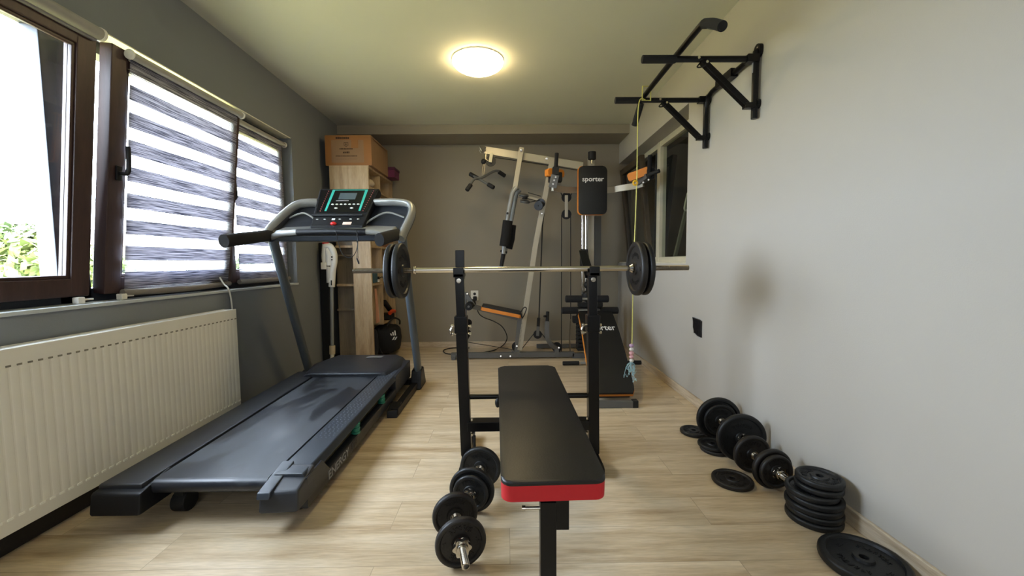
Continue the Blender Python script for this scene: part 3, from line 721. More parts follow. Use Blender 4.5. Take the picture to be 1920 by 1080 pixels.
# ------------------------------------------------------------------ weight plates
def plate_profile(R, t, hub=.030, hole=.0135, rim=None):
    h = t/2; rim = rim or max(.014, R*.17); rd = t*.34
    top = [(hole, h*.80), (hole+.003, h*.92), (hub, h*.92), (hub+.003, h*.45), (R-rim-.004, h*.42), (R-rim, h*.92), (R-rim+.003, h)]
    for k in range(5):
        a = PI/2*(1-k/4); top.append((R-rd+rd*math.cos(a), h-rd+rd*math.sin(a)))
    return top+[(r, -z) for r, z in reversed(top)]
def plate_into(mb, Mx, R, t, letters=True, seg=44, rnd=None):
    mb.lathe(plate_profile(R, t), Mx, seg, closed=True)
    if letters:
        rim = max(.014, R*.17); r0 = (.034+R-rim)/2; rs = random.Random(int(R*1000)+int(t*9000)); h = t/2*.42
        for side in (1, -1):
            for a0 in (90, 270):
                for k in range(7):
                    a = math.radians(a0+(k-3)*13); w = rs.uniform(.003, .0055); ln = min(.018, (R-rim-.034)*.55)
                    Mr = Mx @ Matrix.Rotation(a, 4, 'Z') @ Matrix.Translation((r0, 0, side*h))
                    for q in range(2):
                        s_ = mb.T; mb.T = Mr @ Matrix.Rotation(rs.uniform(-.5, .5), 4, 'Z')
                        mb.box((0, (q-.5)*.006, 0), (ln, .0026, .0050)); mb.box((ln*(rs.random()-.5), 0, 0), (.0026, .008, .0050)); mb.T = s_
            for a0 in (0, 180):
                Mr = Mx @ Matrix.Rotation(math.radians(a0), 4, 'Z') @ Matrix.Translation((r0, 0, side*h))
                s_ = mb.T; mb.T = Mr; mb.box((0, 0, 0), (.004, .024, .005)); mb.box((.008, .004, 0), (.004, .012, .005)); mb.T = s_
    return mb
def axis_m(c, d):
    d = V(d).normalized(); u = V((0, 0, 1)) if abs(d.z) < .9 else V((0, 1, 0)); x = u.cross(d).normalized(); y = d.cross(x)
    return Matrix.Translation(V(c)) @ Matrix((x, y, d)).transposed().to_4x4()
def thread_into(mb, p0, p1, r, pitch=.005, depth=.0016, seg=16):
    p0, p1 = V(p0), V(p1); L = (p1-p0).length; n = int(L/pitch); Mx = axis_m(p0, p1-p0); prof = [(r*.6, 0), (r-depth, .001)]
    for k in range(n):
        z = L*(k+.5)/n; prof += [(r-depth, z-L/n*.38), (r, z-L/n*.12), (r, z+L/n*.12), (r-depth, z+L/n*.38)]
    prof += [(r-depth, L-.001), (r*.6, L)]
    prof = [(a, min(max(b, 0), L)) for a, b in prof]
    mb.lathe(prof, Mx, seg); return mb
def star_into(mb, c, d, r=.030, t=.016, lobes=6):
    poly = []
    for k in range(lobes*8):
        a = 2*PI*k/(lobes*8); poly.append(((r*(1+.13*math.cos(lobes*a)))*math.cos(a), (r*(1+.13*math.cos(lobes*a)))*math.sin(a)))
    Mx = axis_m(c, d); mb.prism(poly, -t/2, t/2, Mx, .002, 2); mb.lathe([(.020, -t/2-.008), (.022, -t/2), (.022, t/2), (.020, t/2+.008)], Mx, 24); return mb

# ------------------------------------------------------------------ weight bench with bar rack
wb = thing('weight_bench', 'black weight bench with red edged pad and two bar uprights in the room centre', 'weight bench', (.1, 1.6, 0))
na, nb, fa, fb = at(941, 901, Y=1.08), at(1138, 899, Y=1.08), at(933, 687, Y=2.10), at(1040, 685, Y=2.10)
cN, cF = (na+nb)/2, (fa+fb)/2
ax = (cF-cN); Lb = ax.length+.01; ax.normalize(); side = (nb-na).normalized(); side = (side-ax*side.dot(ax)).normalized(); nz_ = side.cross(ax)
Mb = Matrix.Translation((cN+cF)/2) @ Matrix((side, ax, nz_)).transposed().to_4x4()
MB().prism(rrect(.298, Lb, .032), -.060, -.008, Mb).build('pad_side', M['red'], wb, smooth=40)
MB().prism(rrect(.300, Lb+.002, .033), -.012, .0, Mb, .009, 4).build('pad', M['vinyl'], wb, smooth=50)
MB().prism(rrect(.27, Lb-.04, .02), -.072, -.060, Mb).build('pad_board', M['blackp'], wb)
mb = MB(); mb.bar(Mb @ V((0, -.40, -.09)), Mb @ V((0, .50, -.09)), .05, .05); mb.build('spine', M['black'], wb)
# front leg
fl0 = at(1012, 945, Y=1.16); fx = at(1027, 1000, Y=1.16).x
MB().bar((fx, 1.16, .0), (fx, 1.16, .36), .048, .05).build('leg', M['black'], wb)
MB().bar((fx+.020, 1.17, .27), (fx+.020, 1.17, .38), .085, .055, bev=.002).build('leg_sleeve', M['black'], wb)
MB().bar((fx-.24, 1.16, .02), (fx+.24, 1.16, .02), .04, .04).build('foot_bar', M['black'], wb)
mb = MB(); mb.cyl((fx-.075, 1.15, .335), (fx-.02, 1.15, .335), .005, seg=10); mb.cyl((fx-.078, 1.15, .335), (fx-.068, 1.15, .335), .008, seg=10); mb.build('locking_pin', M['chrome'], wb)
# uprights
YU = 2.08
BY = YU-.012; bL, bR = at(662, 508, Y=BY), at(1291, 502, Y=BY)
def barz(x): return bL.z+(bR.z-bL.z)*(x-bL.x)/(bR.x-bL.x)
UX = (-.238, .447)
def upz(py): return at(860, py, Y=YU).z
for i, x in enumerate(UX):
    xt = (-.250, .442)[i]; xb = (-.226, .452)[i]
    ztop = at(862, 522, Y=YU).z; zsl = at(862, 592, Y=YU).z
    zb = at(862, 840, Y=YU).z
    u = MB(); u.bar((xb, YU, zb-.03), (x*.5+xt*.5, YU, zsl), .056, .056, (0, 1, 0)); uo = u.build('upright', M['black'], wb)
    u = MB(); u.bar((x*.5+xt*.5, YU+.003, zsl-.02), (xt, YU+.003, barz(xt)-.024), .044, .044, (0, 1, 0)); u.build('inner_post', M['black'], wb)
    u = MB(); u.bar((x*.5+xt*.5, YU, zsl-.09), (x*.5+xt*.5, YU, zsl), .066, .066, (0, 1, 0), .004); u.build('sleeve', M['black'], wb)
    # cradle: open hook with a tall rear lip
    zc = barz(xt)-.0015
    u = MB(); u.b2((xt-.025, YU-.055, zc-.036), (xt+.028, YU-.045, zc+.014), .003); u.b2((xt-.025, YU-.055, zc-.036), (xt+.028, YU+.04, zc-.016), .004)
    if i == 0: u.b2((xt-.024, YU+.028, zc-.05), (xt+.024, YU+.040, zc+.105), .004)
    else: u.hexa([(xt-.030, YU+.028, zc-.05), (xt+.024, YU+.028, zc-.05), (xt+.024, YU+.040, zc-.05), (xt-.030, YU+.040, zc-.05)], [(xt-.052, YU+.10, zc+.10), (xt-.010, YU+.10, zc+.10), (xt-.010, YU+.112, zc+.10), (xt-.052, YU+.112, zc+.10)], .003)
    u.build('bar_hook', M['black'], wb)
    u = MB(); zz = at(862, 526, Y=YU).z; u.cyl((xt, YU-.022, zz), (xt, YU-.030, zz), .013, seg=18, bev=.002); u.cyl((xt, YU-.030, zz), (xt, YU-.035, zz), .007, seg=6); u.build('bolt', M['chrome'], wb)
    # adjusting knobs
    u = MB()
    for dz in (-.055, -.095):
        u.cyl((x-.055, YU, zsl+dz), (x+.045, YU, zsl+dz), .004, seg=8); u.cyl((x-.060, YU, zsl+dz), (x-.046, YU, zsl+dz), .011, seg=12, bev=.002); u.cyl((x+.036, YU, zsl+dz), (x+.046, YU, zsl+dz), .008, seg=6)
    u.tube(catmull([(x-.055, YU-.01, zsl-.06), (x-.062, YU-.015, zsl-.08), (x-.056, YU-.01, zsl-.10)], 4), .005, seg=6)
    u.build('adjusting_bolt', M['chrome'], wb)
    # floor runner
    u = MB(); u.tube(catmull([(xb, YU+.30, .028), (xb, YU+.05, .028), (xb, YU-.14, .028), (xb-.005, YU-.18, .02)], 3), .02, prof=[(-.022, -.02), (.022, -.02), (.022, .02), (-.022, .02)])
    u.bar((xb, YU, .0), (xb, YU, zb+.0), .05, .05, (0, 1, 0)); u.build('foot_rail', M['black'], wb, smooth=20)
    u = MB(); u.cyl((xb+.03*(1 if i == 0 else -1), YU-.03, at(862, 850, Y=YU).z), (xb+.06*(1 if i == 0 else -1), YU-.03, at(862, 850, Y=YU).z), .022, seg=16, bev=.003); u.cyl((xb+.045, YU-.03, .07), (xb+.045, YU-.03, .16), .007, seg=8) if i == 0 else None
    u.build('knob', M['blackp'], wb)
zc1 = at(900, 746, Y=YU+.28).z; zc2 = at(900, 796, Y=YU).z
MB().cyl((UX[0], YU+.02, at(900, 746, Y=YU).z), (UX[1], YU+.02, at(900, 746, Y=YU).z), .014, seg=14).build('cross_tube', M['black'], wb)
MB().bar((UX[0]+.02, YU, zc2), (UX[1]-.02, YU, zc2), .07, .05, (0, 0, 1)).build('cross_beam', M['black'], wb)
for x in (UX[0]+.045, UX[1]-.035):
    for dz in (.035, -.035): MB().cyl((x, YU-.03, zc2+dz), (x, YU-.03, zc2+dz+.012*(1 if dz > 0 else -1)), .007, seg=8).build('cross_bolt', M['chrome'], wb)
MB().bar((.093, 1.95, zc2+.03), (.09, YU, zc2), .045, .045).build('spine_bracket', M['black'], wb)
MB().sphere((-.055, 1.98, .36), .014, (1, 1, 1.8)).build('backrest_knob', M['blackp'], wb)

# ------------------------------------------------------------------ barbell
bb = thing('barbell', 'long chrome barbell with black iron plates resting on the bench rack', 'barbell', ((bL+bR)/2))
q = lambda px: bL.lerp(bR, (px-662)/(1291-662))
MB().cyl(q(778), q(1178), .0145, seg=20).build('bar', M['chrome'], bb)
th = MB(); thread_into(th, q(662), q(778), .0135); th.build('threaded_end', M['dchrome'], bb)
th = MB(); thread_into(th, q(1178), q(1291), .0135); th.build('threaded_end', M['dchrome'], bb)
mb = MB()
for px in (777,): mb.cyl(q(px-3), q(px+3), .021, seg=18, bev=.003)
mb.build('bar_collar', M['chrome'], bb)
MB().cyl(q(1184), q(1179), .024, .014, seg=20).build('bar_collar', M['chrome'], bb); MB().cyl(q(1219), q(1223), .022, seg=18, bev=.003).build('bar_collar', M['chrome'], bb)
dX = (bR-bL).normalized()
for px, R, t in ((737, .140, .028), (752, .143, .032)):
    o = plate_into(MB(), axis_m(q(px)+V((0, 0, -.002)), dX), R, t).build('plate', M['iron'], bb)
for px, R, t in ((1193, .140, .034), (1207, .138, .026)):
    o = plate_into(MB(), axis_m(q(px)+V((0, 0, -.002)), dX), R, t).build('plate', M['ironb'] if px < 1200 else M['iron'], bb)

# ------------------------------------------------------------------ dumbbells
def dumbbell(label, cA, cB, plates, m, tipA, tipB, star=.030, r=.0135):
    """cA near plate centre, cB far plate centre; plates = list of (offset from cA toward cB as distance, R, t)"""
    cA, cB = V(cA), V(cB); d = (cB-cA).normalized(); L = (cB-cA).length
    t = thing('dumbbell', label, 'dumbbell', (cA+cB)/2*1.0, group='loaded dumbbells on the floor')
    pn = []
    for off, R, th_ in plates:
        plate_into(MB(), axis_m(cA+d*off, d), R, th_).build('plate', m, t)
    o_min = min(p[0]-p[2]/2 for p in plates); o_max = max(p[0]+p[2]/2 for p in plates)
    inn = sorted(p for p in plates)
    near_in = max(p[0]+p[2]/2 for p in plates if p[0] < L/2); far_in = min(p[0]-p[2]/2 for p in plates if p[0] > L/2)
    MB().cyl(cA+d*near_in, cA+d*far_in, r, seg=18).build('handle', M['chrome'], t)
    for a in (near_in+.004, far_in-.004): MB().cyl(cA+d*(a-.004), cA+d*(a+.004), .021, seg=20, bev=.002).build('inner_collar', M['chrome'], t)
    a = MB(); thread_into(a, cA+d*(o_min-tipA), cA+d*near_in, r); a.build('threaded_end', M['chrome'], t)
    a = MB(); thread_into(a, cA+d*far_in, cA+d*(o_max+tipB), r); a.build('threaded_end', M['chrome'], t)
    star_into(MB(), cA+d*(o_min-.014), d, star).build('star_collar', M['chrome'], t)
    star_into(MB(), cA+d*(o_max+.014), d, star).build('star_collar', M['chrome'], t)
    return t
dumbbell('black dumbbell nearest the camera, left of the red edged bench', (-.172, 1.345, .090), (-.212, 1.50, .090), [(0, .090, .028), (.160, .088, .028)], M['ironb'], .105, .05)
dumbbell('black dumbbell behind the nearest one, at the foot of the left bench upright', (-.160, 1.655, .098), (-.135, 1.845, .098), [(0, .098, .022), (-.022, .076, .020), (.19, .098, .026)], M['iron'], .035, .03, .026)
dumbbell('big dumbbell with the largest plates, against the right wall', (1.235, 2.055, .128), (1.250, 2.315, .128), [(0, .128, .030), (.258, .128, .028), (.234, .095, .020)], M['iron'], .030, .03)
dumbbell('smaller dumbbell against the right wall, between the big dumbbell and the plate stack', (1.232, 1.80, .094), (1.226, 1.95, .094), [(0, .094, .026), (-.026, .078, .024), (.146, .094, .028)], M['ironb'], .085, .02)

# ------------------------------------------------------------------ loose plates on the floor
def floor_plate(label, x, y, z, R, t, m=M['iron'], tilt=(0, 0), group='loose weight plates on the floor'):
    Mx = Matrix.Translation((x, y, z+t/2)) @ Matrix.Rotation(tilt[0], 4, 'X') @ Matrix.Rotation(tilt[1], 4, 'Y') @ Matrix.Rotation(random.uniform(0, 6), 4, 'Z')
    o = plate_into(MB(), Mx, R, t, seg=48).build('weight_plate', m); tag(o, label, 'weight plate', group); return o
floor_plate('largest black weight plate, flat on the floor nearest the camera by the right wall', 1.236, 1.318, 0, .130, .036)
floor_plate('small black plate flat on the floor, leftmost and farthest of the loose ones', 1.148, 2.405, 0, .080, .022)
floor_plate('small plate under another one, beside the big dumbbell', 1.166, 2.178, 0, .082, .020, M['ironb'])
floor_plate('small plate lying on top of another one, beside the big dumbbell', 1.154, 2.186, .0205, .080, .020, M['iron'])
floor_plate('small worn plate lying alone on the floor in front of the smaller dumbbell', 1.078, 1.855, 0, .092, .022, M['ironb'])
names = ['bottom plate of the tall stack by the right wall', 'second plate from the bottom of the tall stack by the right wall', 'third plate from the bottom of the tall stack by the right wall',
         'fourth plate from the bottom of the tall stack by the right wall', 'lowest of the three upper plates of the tall stack by the right wall', 'second plate from the top of the tall stack by the right wall', 'topmost small plate of the tall stack by the right wall']
z = 0
for k, (dx, dy, R, t) in enumerate([(0, 0, .100, .027), (.004, .002, .099, .026), (-.002, .003, .100, .027), (.003, 0, .098, .027), (-.010, .004, .093, .026), (.012, -.004, .084, .024), (.018, .0, .084, .026)]):
    floor_plate('black iron '+names[k], 1.258+dx, 1.575+dy, z, R, t, group='plates stacked by the right wall'); z += t+.0005

# ------------------------------------------------------------------ pull-up bar
pb = thing('pull_up_bar', 'black wall mounted pull-up bar with dip arms high on the right wall', 'pull-up bar', (XR, 2.5, 1.85))
rw, tw = .024, .021
PX = XR-.024
for y, ztp, zbt in ((2.235, 2.222, 1.841), (2.78, 2.178, 1.833)):
    MB().cyl((PX, y, zbt), (PX, y, ztp-.02), .017, seg=16, bev=.003).build('wall_post', M['black'], pb)
    MB().prism(rrect(.055, .07, .026), 0, .02, basis((XR-.001, y, ztp-.02), (0, 1, 0), (0, 0, 1)) @ Matrix.Translation((0, 0, -.0005)) @ Matrix.Rotation(PI, 4, 'Y')).build('wall_plate', M['black'], pb)
    MB().prism(rrect(.045, .05, .02), 0, .02, basis((XR-.001, y, zbt+.08), (0, 1, 0), (0, 0, 1)) @ Matrix.Rotation(PI, 4, 'Y')).build('wall_plate', M['black'], pb)
    xin = .738
    za = at(1300, 111, Y=y).z if y < 2.5 else at(1250, 188, Y=y).z
    MB().cyl((xin+.17, y, za), (PX, y, za), .0165, seg=14).build('arm', M['black'], pb)
    MB().cyl((xin, y, za), (xin+.185, y, za), .021, seg=16, bev=.004).build('foam_grip', M['foam'], pb)
    MB().bar((PX-.055, y, za), (PX+.01, y, za), .045, .04, bev=.004).build('arm_socket', M['black'], pb)
    MB().bar((1.065, y, za-.01), (PX-.045, y, zbt+.075), .032, .030, (0, 1, 0)).build('brace', M['black'], pb)
    MB().bar((PX-.06, y, zbt+.07), (PX+.01, y, zbt+.07), .035, .03).build('brace_socket', M['black'], pb)
    for bx, bz in ((1.04, za+.0), (1.085, za-.022)): MB().cyl((bx, y-.014, bz), (bx, y-.022, bz), .008, seg=12, bev=.002).build('bolt', M['chrome'], pb)
    MB().cyl((PX, y-.012, ztp-.012), (PX, y-.020, ztp-.012), .007, seg=12).build('bolt', M['chrome'], pb)
    hk = MB(); hk.tube(catmull([(1.06, y, za-.015), (1.035, y-.01, za-.045), (1.055, y-.02, za-.05), (1.075, y-.025, za-.04)], 4), .004, seg=6); hk.build('hook', M['black'], pb)
PBZ = 2.196
bp = [(.944, 1.80, 2.085), (.944, 1.90, 2.145), (.944, 1.965, 2.190), (.944, 2.03, 2.200), (.944, 2.5, 2.198), (.944, 2.80, 2.190), (.942, 2.86, 2.165), (.936, 2.93, 2.09), (.93, 2.96, 2.05)]
MB().tube(catmull(bp, 5), .0165, seg=16).build('top_bar', M['black'], pb)
for a in ((bp[0], bp[2]), (bp[6], bp[8])):
    MB().tube(catmull([a[0], V(a[0]).lerp(V(a[1]), .5)+V((0, 0, .006 if a[0][1] < 2.5 else .0)), a[1]], 5), .022, seg=16).build('bar_grip', M['foam'], pb)
mb = MB(); mb.tube(catmull([(PX, 2.78, 2.04), (PX, 2.77, 2.13), (PX, 2.72, 2.175), (PX, 2.6, 2.18), (PX, 2.235, 2.185)], 5), .0165, seg=14); mb.build('cross_tube', M['black'], pb)
mb = MB(); mb.bar((PX-.002, 2.44, 2.185), (PX-.002, 2.62, 2.185), .045, .05, (0, 0, 1)); mb.build('joint_plate', M['black'], pb)
mb = MB(); mb.box((PX-.018, 2.235, 2.12), (.002, .012, .07)); mb.build('maker_sticker', M['txtd'], pb)

# hanging cord with beads
hy = 2.70
hc = thing('hanging_string', 'thin yellow cord with pastel beads and tassel hanging from the pull-up bar', 'cord', (at(1190, 400, Y=hy).x, hy, .3))
pts = [at(1200, 186, Y=hy-.02), at(1197, 200, Y=hy), at(1194, 340, Y=hy), at(1188, 500, Y=hy), at(1185, 645, Y=hy)]
pts = [V((.935, 2.755, 2.150))]+[at(1197, 200, Y=hy+.03)]+pts[2:]
MB().tube(catmull(pts, 8), .0035, seg=8).build('string', M['rope'], hc)
MB().tube([(.915, 2.755, 2.145), (.915, 2.750, 2.235), (.972, 2.752, 2.235), (.972, 2.757, 2.145)], .0045, seg=6, closed=True).build('knot', M['rope'], hc)
rc = at(1191, 343, Y=hy)
MB().lathe([(.013+.007*math.cos(a), .007*math.sin(a)) for a in [2*PI*k/10 for k in range(10)]], axis_m(rc, (0, 1, .1)), 20, closed=True).build('yellow_ring', M['yellow'], hc)
for k, (py, m, r) in enumerate(((648, 'lilac', .017), (655, 'white', .016), (662, 'pink', .017), (669, 'pink', .016), (676, 'white', .015))):
    MB().sphere(at(1184, py, Y=hy), r, (1, 1, .78)).build('bead', M[m], hc)
mb = MB(); rs = random.Random(3); b0 = at(1184, 678, Y=hy)
for k in range(16):
    e = b0+V((rs.uniform(-.045, .035), rs.uniform(-.03, .03), rs.uniform(-.14, -.05))); mb.tube(catmull([b0, b0.lerp(e, .4)+V((rs.uniform(-.02, .02), rs.uniform(-.02, .02), 0)), e, e+V((rs.uniform(-.015, .015), 0, .02))], 4), .0016, seg=5)
mb.build('tassel', M['thread'], hc)

# ------------------------------------------------------------------ home gym
GY = 4.36
G = lambda px, py, Y=GY: at(px, py, Y=Y)
hg_ = thing('home_gym', 'grey multi station home gym with orange black pads and cables by the back wall', 'home gym', (.3, GY, 0))
def gb(name, m, *segs, w=.05, h=.05, up=(0, 1, 0)):
    mb = MB()
    for a, b in segs: mb.bar(a, b, w, h, up)
    return mb.build(name, m, hg_)
def pulley(name, c, r=.05, d=(0, 1, 0), w=.022, parent=hg_, m=M['blackp']):
    mb = MB(); mb.lathe([(.006, -w/2), (r, -w/2), (r, -w/4), (r-.009, -w/8), (r-.009, w/8), (r, w/4), (r, w/2), (.006, w/2)], axis_m(c, d), 28, closed=True)
    return mb.build(name, m, parent)
xb0, xb1 = G(846, 666).x, G(1076, 666).x
gb('base_beam', M['gymd'], ((xb0, GY, .045), (xb1, GY, .045)), ((xb1-.02, GY-.0, .03), (xb1+.5, GY, .03)), w=.055, h=.055, up=(0, 0, 1))
gb('foot_beam', M['gymd'], ((xb0+.03, GY-.05, .025), (xb0+.03, GY+.05, .025)), ((xb1+.2, GY+.03, .03), (xb1+.2, YB-.06, .03)), ((.35, 4.86, .03), (xb1+.2, 4.86, .03)), w=.045, h=.045, up=(0, 0, 1))
p_b, p_t = G(975, 657), G(1041, 300)
gb('slanted_post', M['gymg'], (G(974, 656), G(1006, 446)), (G(1005.5, 449), G(1036, 297)), w=.055, h=.05)
gb('top_arm', M['gymg'], (G(909, 282, GY+.035), G(1092, 312, GY+.035)), w=.078, h=.045)
gb('lever_arm', M['gymg'], (G(978, 277, GY-.03), G(965, 356, GY-.03)), w=.05, h=.05)
for px, py in ((977, 282), (1025, 298)): MB().cyl(G(px, py, GY-.057), G(px, py, GY-.068), .014, seg=12, bev=.003).build('bolt_head', M['chrome'], hg_)
for px, py in ((939, 668), (957, 668), (969, 649), (1048, 652), (876, 551), (1016, 401)): MB().cyl(G(px, py, GY-.03), G(px, py, GY-.042), .010, seg=10, bev=.002).build('bolt_head', M['chrome'], hg_)
# press handle tubes with grips
for dx, dy, Yh in ((0, 0, GY-.07), (7, 4, GY+.05)):
    mb = MB(); mb.tube(catmull([G(968+dx, 352+dy, Yh), G(961+dx, 362+dy, Yh), G(956+dx, 385+dy, Yh), G(951+dx, 412+dy, Yh), G(947+dx*.5, 440+dy, Yh), G(944+dx*.3, 476+dy*.2, Yh)], 5), .024, seg=14)
    ph = mb.build('press_handle', M['silver'], hg_)
    MB().tube([G(952+dx, 414+dy*2, Yh), G(949+dx, 440+dy*2, Yh), G(945+dx, 462+dy, Yh)], [.052, .054, .050], seg=16).build('foam_grip', M['foam'], hg_)
mb = MB(); mb.tube([G(944, 476, GY-.05), G(940, 500, GY-.06)], [.024, .020], seg=12); mb.cyl(G(945, 470, GY-.05), G(944, 474, GY-.05), .038, seg=14, bev=.003); mb.build('handle_end', M['rubber'], hg_)
MB().cyl(G(951.5, 400, GY-.093), G(951.5, 400, GY-.10), .012, seg=12).build('pin_hole', M['rubber'], hg_)
# press link and pulleys
gb('press_link', M['gymg'], (G(972, 366), G(1018, 378)), w=.032, h=.04)
for c in (G(982, 366, GY-.04), G(984, 378, GY-.06)): pulley('pulley', c, .052, (.1, -.35, 1), m=M['gymd'])
pulley('pulley', G(1014, 381, GY-.05), .047, (.4, 1, .1)); pulley('pulley', G(1010, 386, GY-.10), .047, (.4, 1, .1))
pulley('pulley', G(984, 371, GY-.09), .03, (.1, -.35, 1), m=M['rubber'])
# lat pulley and hook at the arm tip
pulley('pulley', G(920, 302, GY+.03), .056, (0, 1, 0))
mb = MB(); mb.bar(G(922, 286, GY-.01), G(919, 304, GY-.01), .036, .006, (0, 1, 0)); mb.build('pulley_bracket', mat('ivory_paint', (216, 206, 172), .4), hg_)
mb = MB(); mb.tube(catmull([G(911, 276), G(904, 283), G(899, 273)], 5), .006, seg=6); mb.tube(catmull([G(911, 281), G(903, 287), G(899, 281)], 5), .004, seg=6)
mb.tube([G(911, 285), G(911, 299), G(915, 301)], .004, seg=6); mb.build('wire_hook', M['dchrome'], hg_)
mb = MB(); mb.sphere(G(906.5, 303, GY), .027, (1, 1, 1.1)); mb.build('cable_stop', M['rubber'], hg_)
mb = MB(); mb.tube(catmull([G(907, 306), G(905, 315), G(904, 328)], 3), .0045, seg=6); mb.tube(catmull([G(908, 306), G(909, 315), G(907, 328)], 3), .0045, seg=6); mb.build('carabiner', M['dchrome'], hg_)
# lat handle (four grips)
lh = [(G(904, 333), G(883, 352, GY-.05)), (G(904, 333), G(930, 320, GY+.12)), (G(886, 328, GY+.1), G(924, 349, GY-.16))]
mb = MB(); mb.tube(catmull([G(876, 356, GY-.12), G(889, 336, GY-.05), G(904, 333), G(930, 320, GY+.12), G(946, 328, GY+.18)], 5), .014, seg=12); mb.tube([G(883, 327, GY+.05), G(925, 351, GY-.1)], .014, seg=12)
mb.build('lat_handle', M['gymd'], hg_)
for a, b in ((G(875, 357, GY-.12), G(883, 346, GY-.09)), (G(935, 322, GY+.14), G(947, 330, GY+.18)), (G(881, 326, GY+.06), G(896, 334.5, GY+.02)), (G(915, 345.5, GY-.07), G(926, 352, GY-.1))):
    MB().cyl(a, b, .0225, seg=14, bev=.005).build('handle_grip', M['rubber'], hg_)
# cables
def cable(name, pts, r=.0045, m=M['rubber'], par=hg_):
    return MB().tube(pts, r, seg=6).build(name, m, par)
cable('cable', [G(926, 295, GY+.06), G(1028, 310, GY+.06), G(1090, 320, GY+.06)])
cable('cable', [G(990, 361, GY-.05), G(1014, 368, GY-.05)]); cable('cable', [G(990, 380, GY-.07), G(1012, 375, GY-.06)]); cable('cable', [G(988, 372, GY-.06), G(1008, 377, GY-.06)])
cable('cable', [G(1018.5, 388), G(1010, 610)], .007); cable('cable', [G(1022, 386), G(1018, 420)], .004)
cable('sheath', [G(1010, 596), G(1009, 614)], .017)
pulley('pulley', G(1008, 627), .047, (0, 1, 0)); gb('pulley_bracket', M['gymd'], (G(1009, 612, GY-.02), G(1008, 630, GY-.02)), w=.035, h=.006)
cable('cable', [G(1003, 623), G(977, 656)]); cable('cable', [G(1014, 623), G(1036, 652), G(1050, 660)])
cable('cable', [G(874, 641), G(965, 656)], .004)
pulley('pulley', G(969, 650, GY), .055, (0, 1, 0)); pulley('pulley', G(1044, 651, GY), .055, (0, 1, 0))
gb('pulley_bracket', M['gymd'], (G(1044, 651, GY-.03), G(1044, 666, GY-.03)), w=.05, h=.008)
gb('post_bracket', M['gymd'], (G(970, 664, GY-.032), G(971, 662, GY-.032)), w=.16, h=.008)
# seat
gb('seat_post', M['gymd'], (G(976, 594), G(969, 662)), w=.06, h=.05)
gb('seat_beam', M['gymd'], (G(880, 573), G(975, 597)), w=.05, h=.045)
sa, sb = G(903, 576), G(977, 591); sdir = (sb-sa).normalized(); sn = V((0, 1, 0)).cross(sdir)
if sn.z < 0: sn = -sn
Ms = basis((sa+sb)/2+sn*.0, sdir, (0, 1, 0))
sp_ = rrect((sb-sa).length, .27, .03)
MB().prism(sp_, -.018, .018, Ms, 0).build('seat_side', M['orange'], hg_, smooth=40)
MB().prism(rrect((sb-sa).length-.01, .265, .03), .016, .034, Ms, .012, 3).build('seat', M['gymvinyl'], hg_, smooth=40)
gb('leg_post', M['gymd'], (G(871, 548), G(870, 632)), w=.05, h=.05)
gb('leg_arm', M['gymd'], (G(872, 549), G(889, 575)), w=.045, h=.045)
for px, py, s_ in ((882, 571, 1), (875, 610, 1), (873, 630, 1)):
    c = G(px, py, GY); MB().cyl(c+V((0, -.20, 0)), c+V((0, -.04, 0)), .042, seg=18, bev=.01).build('foam_roller', M['foam'], hg_)
    MB().cyl(c+V((0, .04, 0)), c+V((0, .20, 0)), .042, seg=18, bev=.01).build('foam_roller', M['foam'], hg_)
    MB().cyl(c+V((0, -.21, 0)), c+V((0, .21, 0)), .012, seg=10).build('roller_axle', M['gymd'], hg_)
cable('adjusting_rod', [G(888, 573), G(905, 576)], .008, M['dchrome'])
loop = catmull([G(975, 588, GY-.15), G(982, 577, GY-.15), G(987, 578, GY-.15), G(984, 588, GY-.15), G(979, 596, GY-.15), G(976, 586, GY-.15), G(980, 597, GY-.15)], 5)
MB().tube(loop, .006, seg=6).build('ankle_strap', M['rubber'], hg_)
# low curl arm
mb = MB(); mb.tube(catmull([G(1026, 602, GY-.05), G(1025, 622, GY-.05), G(1027, 636, GY-.05), G(1034, 646, GY-.03), G(1045, 652, GY)], 5), .03, prof=[(-.022, -.03), (.022, -.03), (.022, .03), (-.022, .03)]); mb.build('low_arm', M['gymd'], hg_, smooth=20)
mb = MB(); mb.cyl(G(1027, 584, GY-.05), G(1026, 603, GY-.05), .018, seg=12, bev=.004); mb.cyl(G(1020, 593, GY-.08), G(1027, 593, GY-.05), .012, seg=10); mb.build('arm_grip', M['rubber'], hg_)
# floating double pulley on its link
pulley('pulley', G(1062, 370, GY+.02), .053); pulley('pulley', G(1062, 402, GY+.02), .053)
mb = MB(); mb.bar(G(1062, 366, GY-.0), G(1062, 407, GY-.0), .035, .005, (0, 1, 0)); mb.build('pulley_link', M['gymg'], hg_)
cable('cable', [G(1048, 352, GY+.02), G(1055, 370, GY+.02)]); cable('cable', [G(1076, 352, GY+.02), G(1069, 370, GY+.02)])
cable('cable', [G(1053, 403, GY+.02), G(1052.5, 660, GY+.02)]); cable('cable', [G(1070, 403, GY+.02), G(1070, 600, GY+.02)])
cable('chain', [G(1070, 598, GY+.02), G(1068, 630, GY+.02), G(1069, 660, GY+.02)], .007, M['dchrome'])
